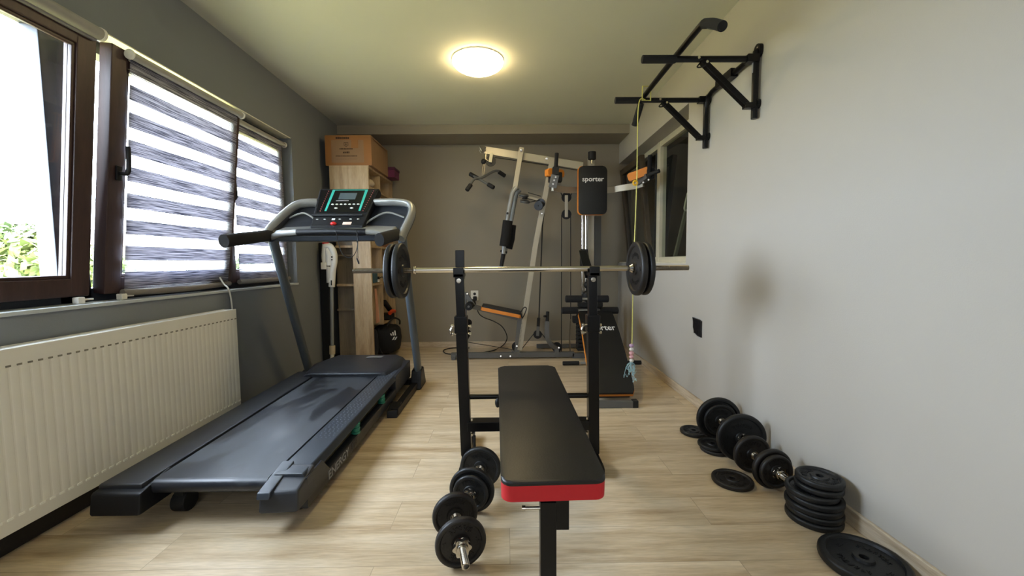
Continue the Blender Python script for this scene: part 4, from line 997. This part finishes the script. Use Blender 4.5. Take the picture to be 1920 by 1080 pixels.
# pec deck
PY = 4.10
arc = [G(1036, 352, 3.94), G(1046, 354, 4.02), G(1060, 356, 4.10), G(1085, 357, 4.18), G(1110, 358, 4.2), G(1140, 357, 4.18), G(1170, 352, 4.10), G(1190, 349, 4.0), G(1206, 344, 3.92)]
mb = MB(); mb.tube(catmull(arc, 5), .03, prof=[(-.012, -.030), (.012, -.030), (.012, .030), (-.012, .030)]); mb.build('curved_crossbar', M['gymg'], hg_, smooth=20)
for nm, c, ang in (('L', (1041, 330), 0), ('R', (1200, 330), 0)):
    if nm == 'L':
        Mp = basis(G(1040, 325, 3.98), (1, .5, 0), (0, 0, 1))
        mb = MB(); mb.prism(rrect(.19, .075, .02), -.03, .03, Mp, .008); mb.build('arm_pad', M['orange'], hg_)
        MB().box(G(1041, 333, 4.0), (.13, .09, .09), bev=.01).build('pad_backing', M['blackp'], hg_)
        MB().cyl(G(1044, 287, 3.9), G(1042, 318, 3.9), .019, seg=14, bev=.004).build('vertical_grip', M['foam'], hg_)
        MB().bar(G(1042, 314, 3.9), G(1041, 328, 3.9), .06, .05).build('grip_clamp', M['rubber'], hg_)
        MB().bar(G(1041, 328, 3.9), G(1036, 352, 3.92), .075, .05).build('arm_bracket', M['gymd'], hg_)
        [MB().cyl(G(x, y, 3.875), G(x, y, 3.868), .008, seg=8).build('bolt_head', M['chrome'], hg_) for x, y in ((1042, 332), (1039, 338), (1037, 345))]
    else:
        Mp = basis(G(1198, 327, 3.90), (1, -.45, .32), (0, 0, 1))
        mb = MB(); mb.prism(rrect(.21, .075, .02), -.03, .03, Mp, .008); mb.build('arm_pad', M['orange'], hg_)
        MB().cyl(G(1219, 291, 3.80), G(1217, 335, 3.80), .021, seg=14, bev=.004).build('vertical_grip', M['foam'], hg_)
        MB().cyl(G(1215, 328, 3.80), G(1237, 320, 3.72), .018, seg=14, bev=.004).build('side_grip', M['rubber'], hg_)
        MB().box(G(1220, 326, 3.82), (.06, .06, .10), bev=.01).build('grip_clamp', M['rubber'], hg_)
        MB().bar(G(1216, 330, 3.84), G(1198, 344, 3.96), .06, .05).build('arm_bracket', M['gymd'], hg_)
        [MB().cyl(G(x, y, 3.80), G(x, y, 3.79), .008, seg=8).build('bolt_head', M['chrome'], hg_) for x, y in ((1206, 342), (1216, 337))]
# mast, guide rods, weight stack
MX = G(1107, 500, 4.42).x
MB().bar((MX, 4.42, .05), (MX, 4.42, G(1107, 296, 4.42).z), .066, .06).build('mast', M['gymg'], hg_)
MB().bar((MX+.10, 4.52, .05), (MX+.10, 4.52, G(1119, 405, 4.5).z), .07, .05).build('rear_mast', M['gymd'], hg_)
zc = G(1110, 291, 4.3)
MB().cyl(zc+V((0, -.0, -.045)), zc+V((0, 0, .035)), .042, seg=18, bev=.005).build('top_knob', M['rubber'], hg_)
MB().cyl(zc+V((-.0, 0, -.09)), zc+V((0, 0, -.04)), .012, seg=10).build('knob_stem', M['chrome'], hg_)
[MB().cyl((G(x, 450, 4.33).x, 4.33, .1), (G(x, 450, 4.33).x, 4.33, 1.62), .0125, seg=12).build('guide_rod', M['chrome'], hg_) for x in (1092, 1098.5)]
# back pad with lettering
pc = G(1110.5, 357, 4.06); pw, ph_ = .290, .485
Mp = basis(pc, (1, 0, 0), (0, 0, 1))   # z points to -Y (toward the camera)
MB().prism(rrect(pw, ph_, .045), -.045, .0, Mp).build('back_pad_side', M['orange'], hg_, smooth=40)
bpad = MB().prism(rrect(pw-.004, ph_-.004, .045), -.004, .012, Mp @ Matrix.Translation((.004, 0, 0)), .010, 4).build('back_pad', M['gymvinyl'], hg_, smooth=50)
text_mesh('pad_lettering', 'sporter', .066, M['txt'], bpad, basis(pc+V((.004, -.0125, (357-337)/750*4.06)), (1, 0, 0), (0, 0, 1)), .0006, .0007, width=.216)
MB().bar(pc+V((0, .05, 0)), (MX, 4.40, pc.z), .05, .05).build('pad_bracket', M['gymd'], hg_)
# stack sleeve and plates
MB().hexa([G(1087, 500, 4.3), G(1107, 500, 4.3), G(1107, 500, 4.38), G(1087, 500, 4.38)], [G(1088, 467, 4.3), G(1102, 467, 4.3), G(1102, 467, 4.38), G(1088, 467, 4.38)], .006).build('rod_cover', M['rubber'], hg_)
cx = MX-.02; 
for k in range(11):
    z0 = .10+k*.043
    MB().b2((cx-.145, 4.26, z0), (cx+.145, 4.40, z0+.037), .006).build('stack_plate', M['iron'], hg_)
z0 = .10+11*.043
MB().b2((cx-.13, 4.28, z0), (cx+.13, 4.38, z0+.05), .008).build('top_stack_plate', M['rubber'], hg_)
mb = MB(); mb.sphere((cx-.05, 4.28, z0+.12), .055, (1, 1, 1.1)); mb.sphere((cx-.04, 4.30, z0+.24), .038, (1, 1, 1)); mb.cyl((cx-.03, 4.30, z0+.05), (cx-.03, 4.30, z0+.30), .016); mb.build('selector_knob', M['rubber'], hg_)
MB().b2((cx-.19, 4.27, .40), (cx-.12, 4.37, .47), .005).build('stack_clamp', M['rubber'], hg_)

# ------------------------------------------------------------------ sit-up bench
sb_ = thing('sit_up_bench', 'curved black sit-up bench with orange edge and foam rollers behind the weight rack', 'sit-up bench', (.85, 3.4, 0))
prof = []   # centre line of the board from near-bottom to far-top, convex
key = [(.785, 2.93, .075), (.80, 3.10, .185), (.815, 3.32, .315), (.835, 3.56, .43), (.850, 3.78, .52), (.860, 3.92, .57)]
cl = catmull(key, 5)
def strip(off0, off1, wd, name, m, trim=0, bev=0):
    mb = MB(); rings = []; n = len(cl)
    for i, p in enumerate(cl):
        t = (cl[min(i+1, n-1)]-cl[max(i-1, 0)]).normalized(); nn = V((1, 0, 0)).cross(t).normalized()
        if nn.z < 0: nn = -nn
        e = min(i, n-1-i); w = wd*(1-.0) if e > 1 else wd-(.03 if e == 0 else .008)
        if i > n/2: w += .0
        rings.append([p+V((-w/2, 0, 0))+nn*off0, p+V((w/2, 0, 0))+nn*off0, p+V((w/2, 0, 0))+nn*off1, p+V((-w/2, 0, 0))+nn*off1])
    mb.rings(rings)
    return mb.build(name, m, sb_, smooth=30)
strip(-.03, -.004, .338, 'pad_edge', M['orange']); strip(-.006, .012, .330, 'pad', M['gymvinyl']); strip(-.045, -.028, .29, 'board', M['blackp'])
i0 = 17; p = cl[i0]; t = (cl[i0+1]-cl[i0-1]).normalized(); nn = V((1, 0, 0)).cross(t).normalized()
tp = at(1131, 616, Y=3.62)
best = min(range(len(cl)), key=lambda i: abs((cl[i].z-CAMH)/cl[i].y-(tp.z-CAMH)/tp.y)); p = cl[best]; t = (cl[min(best+1, len(cl)-1)]-cl[best-1]).normalized(); nn = V((1, 0, 0)).cross(t).normalized()
text_mesh('pad_lettering', 'sporter', .125, M['txt'], sb_, basis(p+nn*.0135+V((.012, 0, 0)), (1, 0, 0), t), .0008, .0007, width=.25)
MB().bar((.60, 2.86, .025), (.93, 2.86, .025), .045, .045, (0, 0, 1)).build('front_foot', M['gymd'], sb_)
for x in (.905, .585): MB().bar((x, 2.86, .027), (x+.04, 2.86, .027), .052, .052, (0, 0, 1)).build('foot_cap', M['rubber'], sb_)
MB().bar((.80, 3.05, .06), (.86, 4.0, .46), .05, .05).build('frame_spine', M['gymd'], sb_)
MB().bar((.865, 4.02, .02), (.865, 3.98, .80), .05, .05).build('rear_post', M['gymd'], sb_)
zf = at(1070, 681, Y=4.05).z
MB().cyl((at(1090, 681, Y=4.05).x-.01, 4.05, zf), (at(1175, 681, Y=4.05).x, 4.05, zf), .015, seg=12).build('rear_foot', M['silver'], sb_)
for a, b in ((1055, 1086), (1178, 1207)): MB().cyl((at(a, 681, Y=4.05).x, 4.05, zf), (at(b, 681, Y=4.05).x, 4.05, zf), .021, seg=14, bev=.004).build('foot_grip', M['rubber'], sb_)
def roll(x0, x1, py, Y, r): 
    a, b = at(x0, py, Y=Y), at(x1, py, Y=Y); z = (a.z+b.z)/2
    MB().cyl((a.x, Y, z), (b.x, Y, z), r, seg=20, bev=.010).build('foam_roller', M['foam'], sb_)
roll(1060, 1091, 560.5, 3.86, .035); roll(1110, 1141, 560.5, 3.86, .035); roll(1053, 1083, 582, 4.02, .036); roll(1125, 1159, 582, 4.02, .036)
zz = at(1100, 560.5, Y=3.86).z; MB().cyl((at(1088, 560, Y=3.86).x, 3.86, zz), (at(1112, 560, Y=3.86).x, 3.86, zz), .012).build('roller_axle', M['silver'], sb_)
z2 = at(1100, 582, Y=4.02).z; MB().cyl((at(1080, 580, Y=4.02).x, 4.02, z2), (at(1130, 580, Y=4.02).x, 4.02, z2), .012).build('roller_axle', M['silver'], sb_)
MB().bar((.86, 3.98, z2), (.86, 3.86, zz), .035, .035).build('roller_arm', M['gymd'], sb_)

# ------------------------------------------------------------------ bookcase in the left corner and what is on it
bc = thing('bookcase', 'oak coloured open bookcase with deep side panels in the far left corner', 'bookcase', (-1.6, 4.5, 0))
SX0, SX1, SY0, SY1 = -1.775, -1.385, 4.09, 4.93
ZT = at(692, 310, Y=4.09).z
xs = at(664, 560, Y=4.09).x
zbx = 1.70
W = M['shelfw']
MB().b2((xs, SY0, 0), (SX1, SY0+.03, zbx), .002).build('side_panel', W, bc, smooth=0)
MB().b2((SX0, SY0, zbx-.0), (SX1, SY0+.03, ZT-.025), .002).build('top_side_panel', W, bc, smooth=0)
MB().b2((SX0, SY0, ZT-.025), (SX1+.005, SY1, ZT), .002).build('top', W, bc, smooth=0)
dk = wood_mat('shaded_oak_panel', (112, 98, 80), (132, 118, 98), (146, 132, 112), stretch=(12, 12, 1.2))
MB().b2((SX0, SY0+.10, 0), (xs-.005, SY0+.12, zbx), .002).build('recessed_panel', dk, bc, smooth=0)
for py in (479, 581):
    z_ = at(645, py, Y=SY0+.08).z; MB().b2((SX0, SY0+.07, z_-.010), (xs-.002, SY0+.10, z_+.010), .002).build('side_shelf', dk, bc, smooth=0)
MB().b2((SX0, SY1-.025, 0), (SX1, SY1, ZT-.025), .002).build('end_panel', W, bc, smooth=0)
ymid = at(717, 480, X=SX1).y
zlow = at(717, 607, X=SX1).z
MB().b2((SX0+.1, ymid-.012, zlow), (SX1-.005, ymid+.012, ZT-.03), .002).build('divider', W, bc, smooth=0)
zs = [at(706, py, X=SX1).z for py in (463, 533)]+[at(706, 357, X=SX1).z, 1.62]
for z_ in zs: MB().b2((SX0+.02, SY0+.03, z_-.012), (SX1-.008, SY1-.025, z_+.012), .002).build('shelf', W, bc, smooth=0)
MB().b2((SX0+.02, ymid, zlow-.02), (SX1-.01, SY1-.025, zlow), .002).build('shelf', W, bc, smooth=0)
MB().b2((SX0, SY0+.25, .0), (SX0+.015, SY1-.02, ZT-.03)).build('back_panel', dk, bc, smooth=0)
def item(o, label, cat): return tag(o, label, cat)
# cardboard box on top
cb = thing('cardboard_box', 'taped brown cardboard box with printed side on top of the bookcase', 'box', (-1.58, 4.35, ZT))
c0, c1 = at(611, 309, Y=4.10), at(697, 309, Y=4.10); hb = at(650, 253, Y=4.10).z-ZT
mb = MB(); mb.b2((c0.x, 4.10, ZT+.001), (c1.x, 4.66, ZT+hb), .006); mb.build('carton', M['card'], cb)
mb = MB(); mb.b2((c0.x-.001, 4.098, ZT+.001), (c0.x+.06, 4.10, ZT+hb-.005)); mb.b2((c1.x-.075, 4.098, ZT+.001), (c1.x+.001, 4.10, ZT+hb-.005)); mb.b2((c0.x, 4.0975, ZT+hb-.05), (c1.x, 4.0995, ZT+hb-.004)); mb.b2((c0.x, 4.0975, ZT+.002), (c1.x, 4.0995, ZT+.03))
mb.b2((c0.x+.26, 4.0975, ZT+hb-.13), (c0.x+.33, 4.0995, ZT+hb-.05)); mb.build('packing_tape', M['tape'], cb, smooth=0)
mb = MB()
rs = random.Random(5)
def inkline(xc, z_, w, h_):
    x = xc-w/2
    while x < xc+w/2:
        k = rs.uniform(.004, .011)*(h_/.012); mb.b2((x, 4.0965, z_-h_/2), (x+k, 4.0972, z_+h_/2*rs.uniform(.6, 1))); x += k+.003
xc = (c0.x+c1.x)/2-.02
inkline(xc, ZT+.165, .13, .012); inkline(xc, ZT+.130, .065, .018); inkline(xc, ZT+.095, .21, .010); inkline(xc, ZT+.065, .22, .003); inkline(xc-.04, ZT+hb-.03, .12, .022)
mb.tube([(xc-.02, 4.0965, ZT+.225), (xc+.02, 4.0965, ZT+.225), (xc+.02, 4.0965, ZT+.20), (xc, 4.0965, ZT+.185), (xc-.02, 4.0965, ZT+.20)], .002, seg=4, closed=True); mb.box((xc, 4.0965, ZT+.208), (.008, .001, .018))
mb.build('printing', M['ink'], cb, smooth=0)
mb = MB(); mb.hexa([(c1.x-.01, 4.14, ZT+hb-.002), (c1.x+.012, 4.14, ZT+hb-.03), (c1.x+.012, 4.6, ZT+hb-.03), (c1.x-.01, 4.6, ZT+hb-.002)], [(c1.x-.01, 4.14, ZT+hb+.002), (c1.x+.016, 4.14, ZT+hb-.025), (c1.x+.016, 4.6, ZT+hb-.025), (c1.x-.01, 4.6, ZT+hb+.002)]); mb.build('flap', M['card'], cb)
# purple box
pz = ZT+.001; c = at(731, 325, Y=4.74)
pbx = thing('gift_box', 'small purple cardboard box perched on the end of the bookcase top', 'box', (c.x, 4.75, pz))
MB().b2((c.x-.12, 4.66, pz), (c.x+.075, 4.86, pz+.085), .004).build('carton', M['purple'], pbx)
MB().b2((c.x-.125, 4.655, pz+.085), (c.x+.08, 4.865, pz+.115), .004).build('lid', mat('purple_lid', (78, 26, 58), .5), pbx)
MB().box((c.x-.03, 4.74, pz+.116), (.11, .10, .006)).build('white_print', mat('pale_pink_print', (208, 170, 184), .6), pbx)
# shelf contents
o = MB().b2((-1.60, 4.22, zs[1]+.014), (-1.41, 4.36, zs[1]+.16), .006); o = o.build('storage_box', mat('muted_teal_box', (62, 96, 108), .5)); item(o, 'muted blue storage box on the middle shelf of the bookcase', 'box')
ps = thing('power_strip', 'white power strip with black cable on the bookcase shelf below the blue box', 'power strip', (-1.45, 4.3, zs[1]+.0125))
ps.location = (-1.43, 4.44, zs[1]+.0125); WM[ps.name] = Matrix.Translation(ps.location)
MB().b2((-1.46, 4.385, zs[1]+.014), (-1.41, 4.445, zs[1]+.045), .006).build('body', M['whitep'], ps)
mb = MB(); mb.tube(catmull([(-1.42, 4.42, zs[1]+.05), (-1.385, 4.44, zs[1]+.07), (-1.370, 4.46, zs[1]+.03), (-1.367, 4.49, zs[1]-.02), (-1.370, 4.50, zs[1]-.03)], 5), .005, seg=6); mb.cyl((-1.43, 4.425, zs[1]+.045), (-1.43, 4.425, zs[1]+.075), .018, seg=12); mb.build('plug_cable', M['rubber'], ps)
zz = zs[2]+.013
mb = MB(); mb.sphere((-1.46, 4.28, zz+.05), .07, (1, 1.2, .7)); o = mb.build('folded_cloth', mat('cream_cloth', (196, 180, 158), .9)); item(o, 'crumpled cream cloth on the top shelf of the bookcase', 'cloth')
zz = zs[0]+.013
for k, (y_, w_, h_, mm) in enumerate(((4.20, .10, .05, 'cream_paper'), (4.75, .12, .04, 'brown_paper'))):
    o = MB().b2((-1.55, y_, zz), (-1.40, y_+w_, zz+h_), .003).build('paper_stack', mat(mm, (190, 170, 140) if k == 0 else (150, 104, 80), .8)); item(o, ['low pile of pale papers at the near end of the upper bookcase shelf', 'low pile of brown papers at the far end of the upper bookcase shelf'][k], 'papers')
# pink cloth hanging
a, b = at(703, 560, X=-1.37), at(703, 618, X=-1.37); mb = MB(); g = []
for j in range(9):
    row = []
    for i in range(7):
        y = 4.14+.11*i/6*(.6+.4*j/8); row.append(mb._v((-1.375+.008*math.sin(i*2.1+j*.2), y, .80-.36*j/8)))
    g.append(row)
for j in range(8):
    for i in range(6): mb.bm.faces.new([g[j][i], g[j][i+1], g[j+1][i+1], g[j+1][i]])
o = mb.build('hanging_towel', M['cloth'], smooth=80); item(o, 'dusty pink cloth hanging beside the front panel of the bookcase', 'towel')
# orange handled tool on the low shelf
c = at(737, 583, X=-1.36); c = V((-1.42, 4.72, c.z))
tl = thing('power_tool', 'dark power tool with orange handle on the low bookcase shelf', 'tool', (c.x, c.y, zlow))
zt_ = zlow+.001
MB().b2((c.x-.09, c.y-.07, zt_), (c.x+.05, c.y+.12, zt_+.07), .02).build('body', M['rubber'], tl)
MB().tube(catmull([(c.x+.05, c.y-.09, zt_+.085), (c.x+.055, c.y, zt_+.10), (c.x+.05, c.y+.10, zt_+.085)], 5), .022, seg=12).build('handle', M['orangep'], tl)
mb = MB(); mb.tube(catmull([(c.x, c.y-.12, zt_+.22), (c.x, c.y-.03, zt_+.17), (c.x, c.y+.08, zt_+.11)], 5), .03, seg=10); mb.build('neck', M['rubber'], tl)
# sports bag on the floor
bg = thing('sports_bag', 'black sports bag with white three bar mark on the floor of the bookcase', 'bag', (-1.42, 4.62, 0))
mb = MB(); 
def blob(mb, c, s, seed, amp=.1, seg=20, rg=14):
    n0 = len(mb.bm.verts); mb.sphere(c, 1, s, seg, rg); mb.bm.verts.ensure_lookup_table(); r = random.Random(seed); ph = [r.uniform(0, 6) for _ in range(6)]
    for v in list(mb.bm.verts)[n0:]:
        d = V(((v.co.x-c[0])/s[0], (v.co.y-c[1])/s[1], (v.co.z-c[2])/s[2]))
        d = V([math.copysign(abs(q)**.6, q) for q in d]); k = 1+amp*(math.sin(5*d.x+ph[0])*math.sin(6*d.y+ph[1])+.5*math.sin(9*d.z+ph[2]))
        v.co = V((c[0]+d.x*s[0]*k*.95, c[1]+d.y*s[1]*k*.95, max(.003, c[2]+d.z*s[2]*k*.95)))
blob(mb, (-1.42, 4.655, .185), (.16, .185, .175), 3, .04); mb.build('body', M['bag'], bg, smooth=60)
Mg = basis((-1.30, 4.50, .26), (.55, .83, 0), (-.1, .1, 1))
fc = at(739, 621, X=-1.30)
def bars(mb, o, x, z_, s):
    x = V(x).normalized(); z_ = V(z_).normalized(); n = x.cross(z_)
    for k in range(3):
        L_ = s*(.45+.32*k); b0 = o+x*(k*s*.42)
        mb.hexa([b0, b0+x*s*.30, b0+x*s*.30-z_*0+z_*L_*.0, b0], [b0, b0, b0, b0]) if False else None
        p0 = b0; p1 = b0+x*s*.28; p2 = p1-x*s*.22+z_*L_; p3 = p0-x*s*.22+z_*L_
        mb.hexa([p0, p1, p2, p3], [q+n*.003 for q in (p0, p1, p2, p3)])
mb = MB(); 
ce = V((-1.33, 4.455, .30)); bars(mb, at(733, 629, Y=4.43), (1, .15, 0), (.1, 0, 1), .050); mb.build('three_bar_mark', M['txt'], bg, smooth=0)
mb = MB(); 
for k in range(2): mb.hexa([at(735+k*4, 638, Y=4.43), at(738+k*4, 637, Y=4.43), at(741+k*4, 631, Y=4.43), at(738+k*4, 632, Y=4.43)], [at(735+k*4, 638, Y=4.425), at(738+k*4, 637, Y=4.425), at(741+k*4, 631, Y=4.425), at(738+k*4, 632, Y=4.425)])
mb.build('white_stripe', M['txt'], bg, smooth=0)
mb = MB(); mb.tube(catmull([(-1.36, 4.47, .36), (-1.30, 4.52, .44), (-1.27, 4.66, .40), (-1.29, 4.75, .34)], 5), .01, seg=8); mb.tube(catmull([(-1.44, 4.44, .34), (-1.45, 4.42, .18), (-1.40, 4.42, .05)], 5), .006, seg=8); mb.build('strap', M['rubber'], bg)
dv = MB(); blob(dv, (-1.50, 4.30, .19), (.09, .10, .18), 8, .03); o = dv.build('duffel_bag', M['navy'], smooth=60); item(o, 'dark navy duffel bag standing beside the bookcase front panel', 'bag')

# ------------------------------------------------------------------ cordless vacuum on the left of the bookcase
vc = thing('stick_vacuum', 'white cordless stick vacuum standing between the window wall and the bookcase', 'vacuum cleaner', (-1.72, 3.98, 0))
VY = 3.96
A = lambda px, py: at(px, py, Y=VY)
MB().tube([A(622, 535), A(623, 650)], .017, seg=14).build('tube', M['silver'], vc)
mb = MB(); mb.tube(catmull([A(609, 462), A(619, 462), A(626, 474), A(627, 490), A(624, 508), A(623, 524)], 5), .026, prof=[(.026*math.cos(2*PI*k/12), .03*math.sin(2*PI*k/12)) for k in range(12)]); mb.build('handle', M['whitep'], vc)
mb = MB(); mb.tube([A(609, 458), A(608, 480), A(609, 500)], [.024, .026, .022], seg=12); mb.b2(A(604, 505)+V((0, -.03, 0)), A(614, 492)+V((0, .03, 0)), .006); mb.build('battery_grip', M['whitep'], vc)
MB().tube([A(613, 466), A(618, 480), A(618, 498)], [.022, .036, .030], seg=14).build('body', M['whitep'], vc)
MB().tube([A(617, 500), A(618, 530)], .028, seg=14).build('dust_cup', mat('grey_white_plastic', (196, 190, 178), .4), vc)
MB().cyl(A(623, 522), A(622, 538), .030, seg=16, bev=.004).build('tube_collar', M['whitep'], vc)
MB().cyl(A(623, 648), A(623, 664), .028, seg=16, bev=.004).build('neck', mat('cream_plastic', (206, 190, 160), .4), vc)
f_ = A(623, 664)
mb = MB(); mb.cyl(f_, (f_.x, VY-.02, .05), .018, seg=12); mb.build('lower_neck', M['whitep'], vc)
MB().b2((f_.x-.12, VY-.10, .0), (f_.x+.12, VY+.02, .06), .02).build('floor_head', M['whitep'], vc)
mb = MB(); mb.box(A(625, 482)+V((0, -.034, 0)), (.012, .006, .016)); mb.box(A(625, 487)+V((0, -.034, 0)), (.012, .006, .010)); mb.box(A(624, 530)+V((0, -.031, 0)), (.010, .006, .05)); mb.build('button', M['rubber'], vc)
MB().box(A(611, 456)+V((0, 0, .0)), (.06, .03, .014), bev=.004).build('red_latch', M['redb'], vc)
dk2 = thing('dark_gap_panel', 'tall narrow black panel for the dark gap behind the white stick vacuum', 'gap_panel', (-1.83, 4.05, 0))  # black panel stands in for the shade in the gap by the wall
MB().b2((-1.879, 4.02, .0), (-1.79, 4.07, at(605, 455, Y=4.03).z), .01).build('panel', M['rubber'], dk2)


# ------------------------------------------------------------------ sockets and cables
ow = thing('wall_outlet', 'white double wall outlet with black plug on the back wall', 'outlet', (at(890, 555, Y=YB).x, YB, .6))
oc = at(890, 554, Y=YB-.004)
MB().box(oc, (.095, .012, .125), bev=.004).build('cover', M['whitep'], ow)
MB().cyl(oc+V((0, -.006, .02)), oc+V((0, -.007, .02)), .018).build('socket_hole', M['rubber'], ow)
MB().box(oc+V((.005, -.03, -.035)), (.045, .05, .055), bev=.01).build('plug', M['rubber'], ow)
wsx = at(1309, 613, X=XR)
o = MB(); Mx_ = basis((XR-.001, wsx.y, wsx.z), (0, -1, 0), (0, 0, 1))
o.prism([(-.070, .062), (-.02, .060), (.03, .058), (.060, .050), (.060, -.020), (.062, -.066), (.01, -.064), (-.035, -.045), (-.060, -.010), (-.052, .03)], 0, .012, Mx_, .003)
for k in range(4): o.T = Mx_; o.box((-.03+k*.024, .0, .013), (.006, .10, .006), bev=.002); o.T = Matrix.Identity(4)
o = o.build('taped_outlet', mat('black_tape', (26, 25, 27), .28, bump=.6, bscale=60)); tag(o, 'wall outlet covered with black tape low on the right wall', 'outlet')
pts = [G(898, 586, 4.5), G(905, 594, 4.55), G(920, 602, 4.6), G(935, 609, 4.62), G(946, 619, 4.64), G(950, 632, 4.66)]
q0 = [oc+V((.005, -.06, -.06)), at(897, 586, Y=4.9), at(907, 595, Y=4.86), at(925, 602, Y=4.82), at(941, 612, Y=4.8), at(950, 628, Y=4.78)]
def flo(px, py): return at(px, py, Z=.006)
q1 = [at(949, 640, Y=4.76), flo(940, 650), flo(925, 657), flo(905, 661), flo(890, 662), flo(845, 664), flo(832, 660), flo(835, 655), flo(855, 652), flo(880, 652.5)]
o = MB().tube(catmull(q0+q1, 6), .006, seg=8).build('power_cable', M['rubber']); tag(o, 'black power cord looping from the back wall outlet to the floor', 'cord')

# ------------------------------------------------------------------ outside: greenery and a house seen through the window
struct(MB().b2((-60, -20, -3.6), (XL-T-.5, 60, -3.5)).build('ground_outside', mat('dry_grass', (150, 142, 92), .9, var=.2, vscale=.4), smooth=0))
def leafm(name, a, b):
    return mat(name, a, .7, var=.45, vscale=1.2)
LM = [leafm('leaves_a', (50, 66, 24), 0), leafm('leaves_b', (62, 72, 24), 0), leafm('leaves_c', (44, 60, 26), 0)]
bark = mat('bark', (60, 46, 36), .9)
def tree(label, c, R, hz_, n, m, seed, nm='tree'):
    r = random.Random(seed); c = V(c); t = thing(nm, label, 'tree' if nm == 'tree' else 'bush', (c.x, c.y, -3.5), group='greenery outside the window')
    mb = MB()
    blobs = [(V((r.uniform(-.6, .6)*R, r.uniform(-.6, .6)*R, r.uniform(-.5, .6)*hz_)), r.uniform(.3, .55)) for _ in range(9)]
    for _ in range(n):
        b, s_ = r.choice(blobs); d = V((r.gauss(0, 1), r.gauss(0, 1), r.gauss(0, 1))).normalized()
        p = c+b+V((d.x*R*s_, d.y*R*s_, d.z*hz_*s_))*r.uniform(.6, 1.05); a = V((r.gauss(0, 1), r.gauss(0, 1), r.gauss(0, 1))).normalized(); b2_ = a.cross(d).normalized()
        L_ = r.uniform(.08, .17); mb.poly([p-a*L_, p+b2_*L_*.5, p+a*L_, p-b2_*L_*.5])
    mb.build('foliage', m, t, smooth=0, recalc=False)
    MB().tube([(c.x, c.y, -3.5), (c.x+.1, c.y, c.z-hz_*.2), (c.x, c.y+.1, c.z+hz_*.3)], [.14, .10, .04], seg=8).build('trunk', bark, t)
def O(px, py, X): return at(px, py, X=X)
tree('tall leafy tree seen through the clear left pane, highest of the greenery', O(38, 448, -15.5), 1.1, .62, 1500, LM[0], 1)
tree('rounded leafy tree at the lower left of the clear pane', O(30, 505, -10), 1.5, .75, 2600, LM[1], 2)
tree('bright bush at the right edge of the clear pane', O(92, 500, -8.0), .55, .6, 1500, LM[1], 4, 'bush')
tree('broad tree behind the lower stripes of the middle blind', O(235, 508, -17), 1.6, .9, 2400, LM[0], 5)
tree('low tree seen through the blind nearest the treadmill', O(440, 505, -13), 1.9, .9, 2400, LM[2], 6)
hs = thing('house', 'pale house with a low pitched roof far beyond the garden trees', 'house', (-30, 26, -3.5))
a = O(72, 455, -26); b = O(150, 455, -26)
y0, y1 = a.y, a.y+8; zr = O(72, 440, -26).z; ze = O(72, 452, -26).z
MB().b2((-31, y0+1.0, -3.5), (-26, y1, ze)).build('wall', mat('pale_render', (100, 96, 90), .9), hs, smooth=0)
MB().hexa([(-32, y0, ze-.1), (-25.4, y0, ze-.1), (-25.4, y1+.6, ze-.1), (-32, y1+.6, ze-.1)], [(-29, y0+.8, ze+1.1), (-28.4, y0+.8, ze+1.1), (-28.4, y1, ze+1.1), (-29, y1, ze+1.1)]).build('roof', mat('brown_roof', (66, 52, 48), .8), hs, smooth=0)

# ------------------------------------------------------------------ light
w = bpy.data.worlds.new('sky'); bpy.context.scene.world = w; w.use_nodes = True
N = w.node_tree.nodes; L = w.node_tree.links; bgn = N['Background']
tc = N.new('ShaderNodeTexCoord'); sp = N.new('ShaderNodeSeparateXYZ'); rp = N.new('ShaderNodeValToRGB')
L.new(tc.outputs['Generated'], sp.inputs[0]); L.new(sp.outputs['Z'], rp.inputs[0])
rp.color_ramp.elements[0].color = (.72, .85, 1, 1); rp.color_ramp.elements[1].color = (.72, .84, 1, 1)
L.new(rp.outputs[0], bgn.inputs[0]); bgn.inputs[1].default_value = 25
pl = bpy.data.lights.new('window_portal', 'AREA'); pl.shape = 'RECTANGLE'; pl.size = WY1-WY0; pl.size_y = WZ1-WZ0; pl.cycles.is_portal = True
po = bpy.data.objects.new('window_portal', pl); C.objects.link(po)
po.matrix_world = Matrix.Translation((XL-.21, (WY0+WY1)/2, (WZ0+WZ1)/2)) @ Matrix(((0, 0, -1), (1, 0, 0), (0, -1, 0))).to_4x4()
sl = bpy.data.lights.new('sun', 'SUN'); sl.energy = 34; sl.angle = .01; sl.color = (1, .95, .84)
so_ = bpy.data.objects.new('sun', sl); C.objects.link(so_); so_.rotation_euler = (math.radians(12), math.radians(38), 0)
# added fill lamp behind the camera, in front of the closed wall
al = bpy.data.lights.new('fill_light', 'AREA'); al.shape = 'RECTANGLE'; al.size = 2.2; al.size_y = 1.4; al.energy = 14; al.color = (.86, .93, 1.0)
ao = bpy.data.objects.new('fill_light', al); C.objects.link(ao); ao.matrix_world = Matrix.Translation((-.2, YF+.05, 1.6)) @ Matrix.Rotation(PI/2, 4, 'X')

sc = bpy.context.scene
sc.view_settings.view_transform = 'Standard'; sc.view_settings.look = 'None'; sc.view_settings.exposure = 0.56
try:
    sc.cycles.use_denoising = True; sc.cycles.max_bounces = 10; sc.cycles.diffuse_bounces = 5; sc.cycles.transparent_max_bounces = 16
    sc.cycles.caustics_reflective = False; sc.cycles.caustics_refractive = False; sc.cycles.sample_clamp_indirect = 8
except Exception: pass
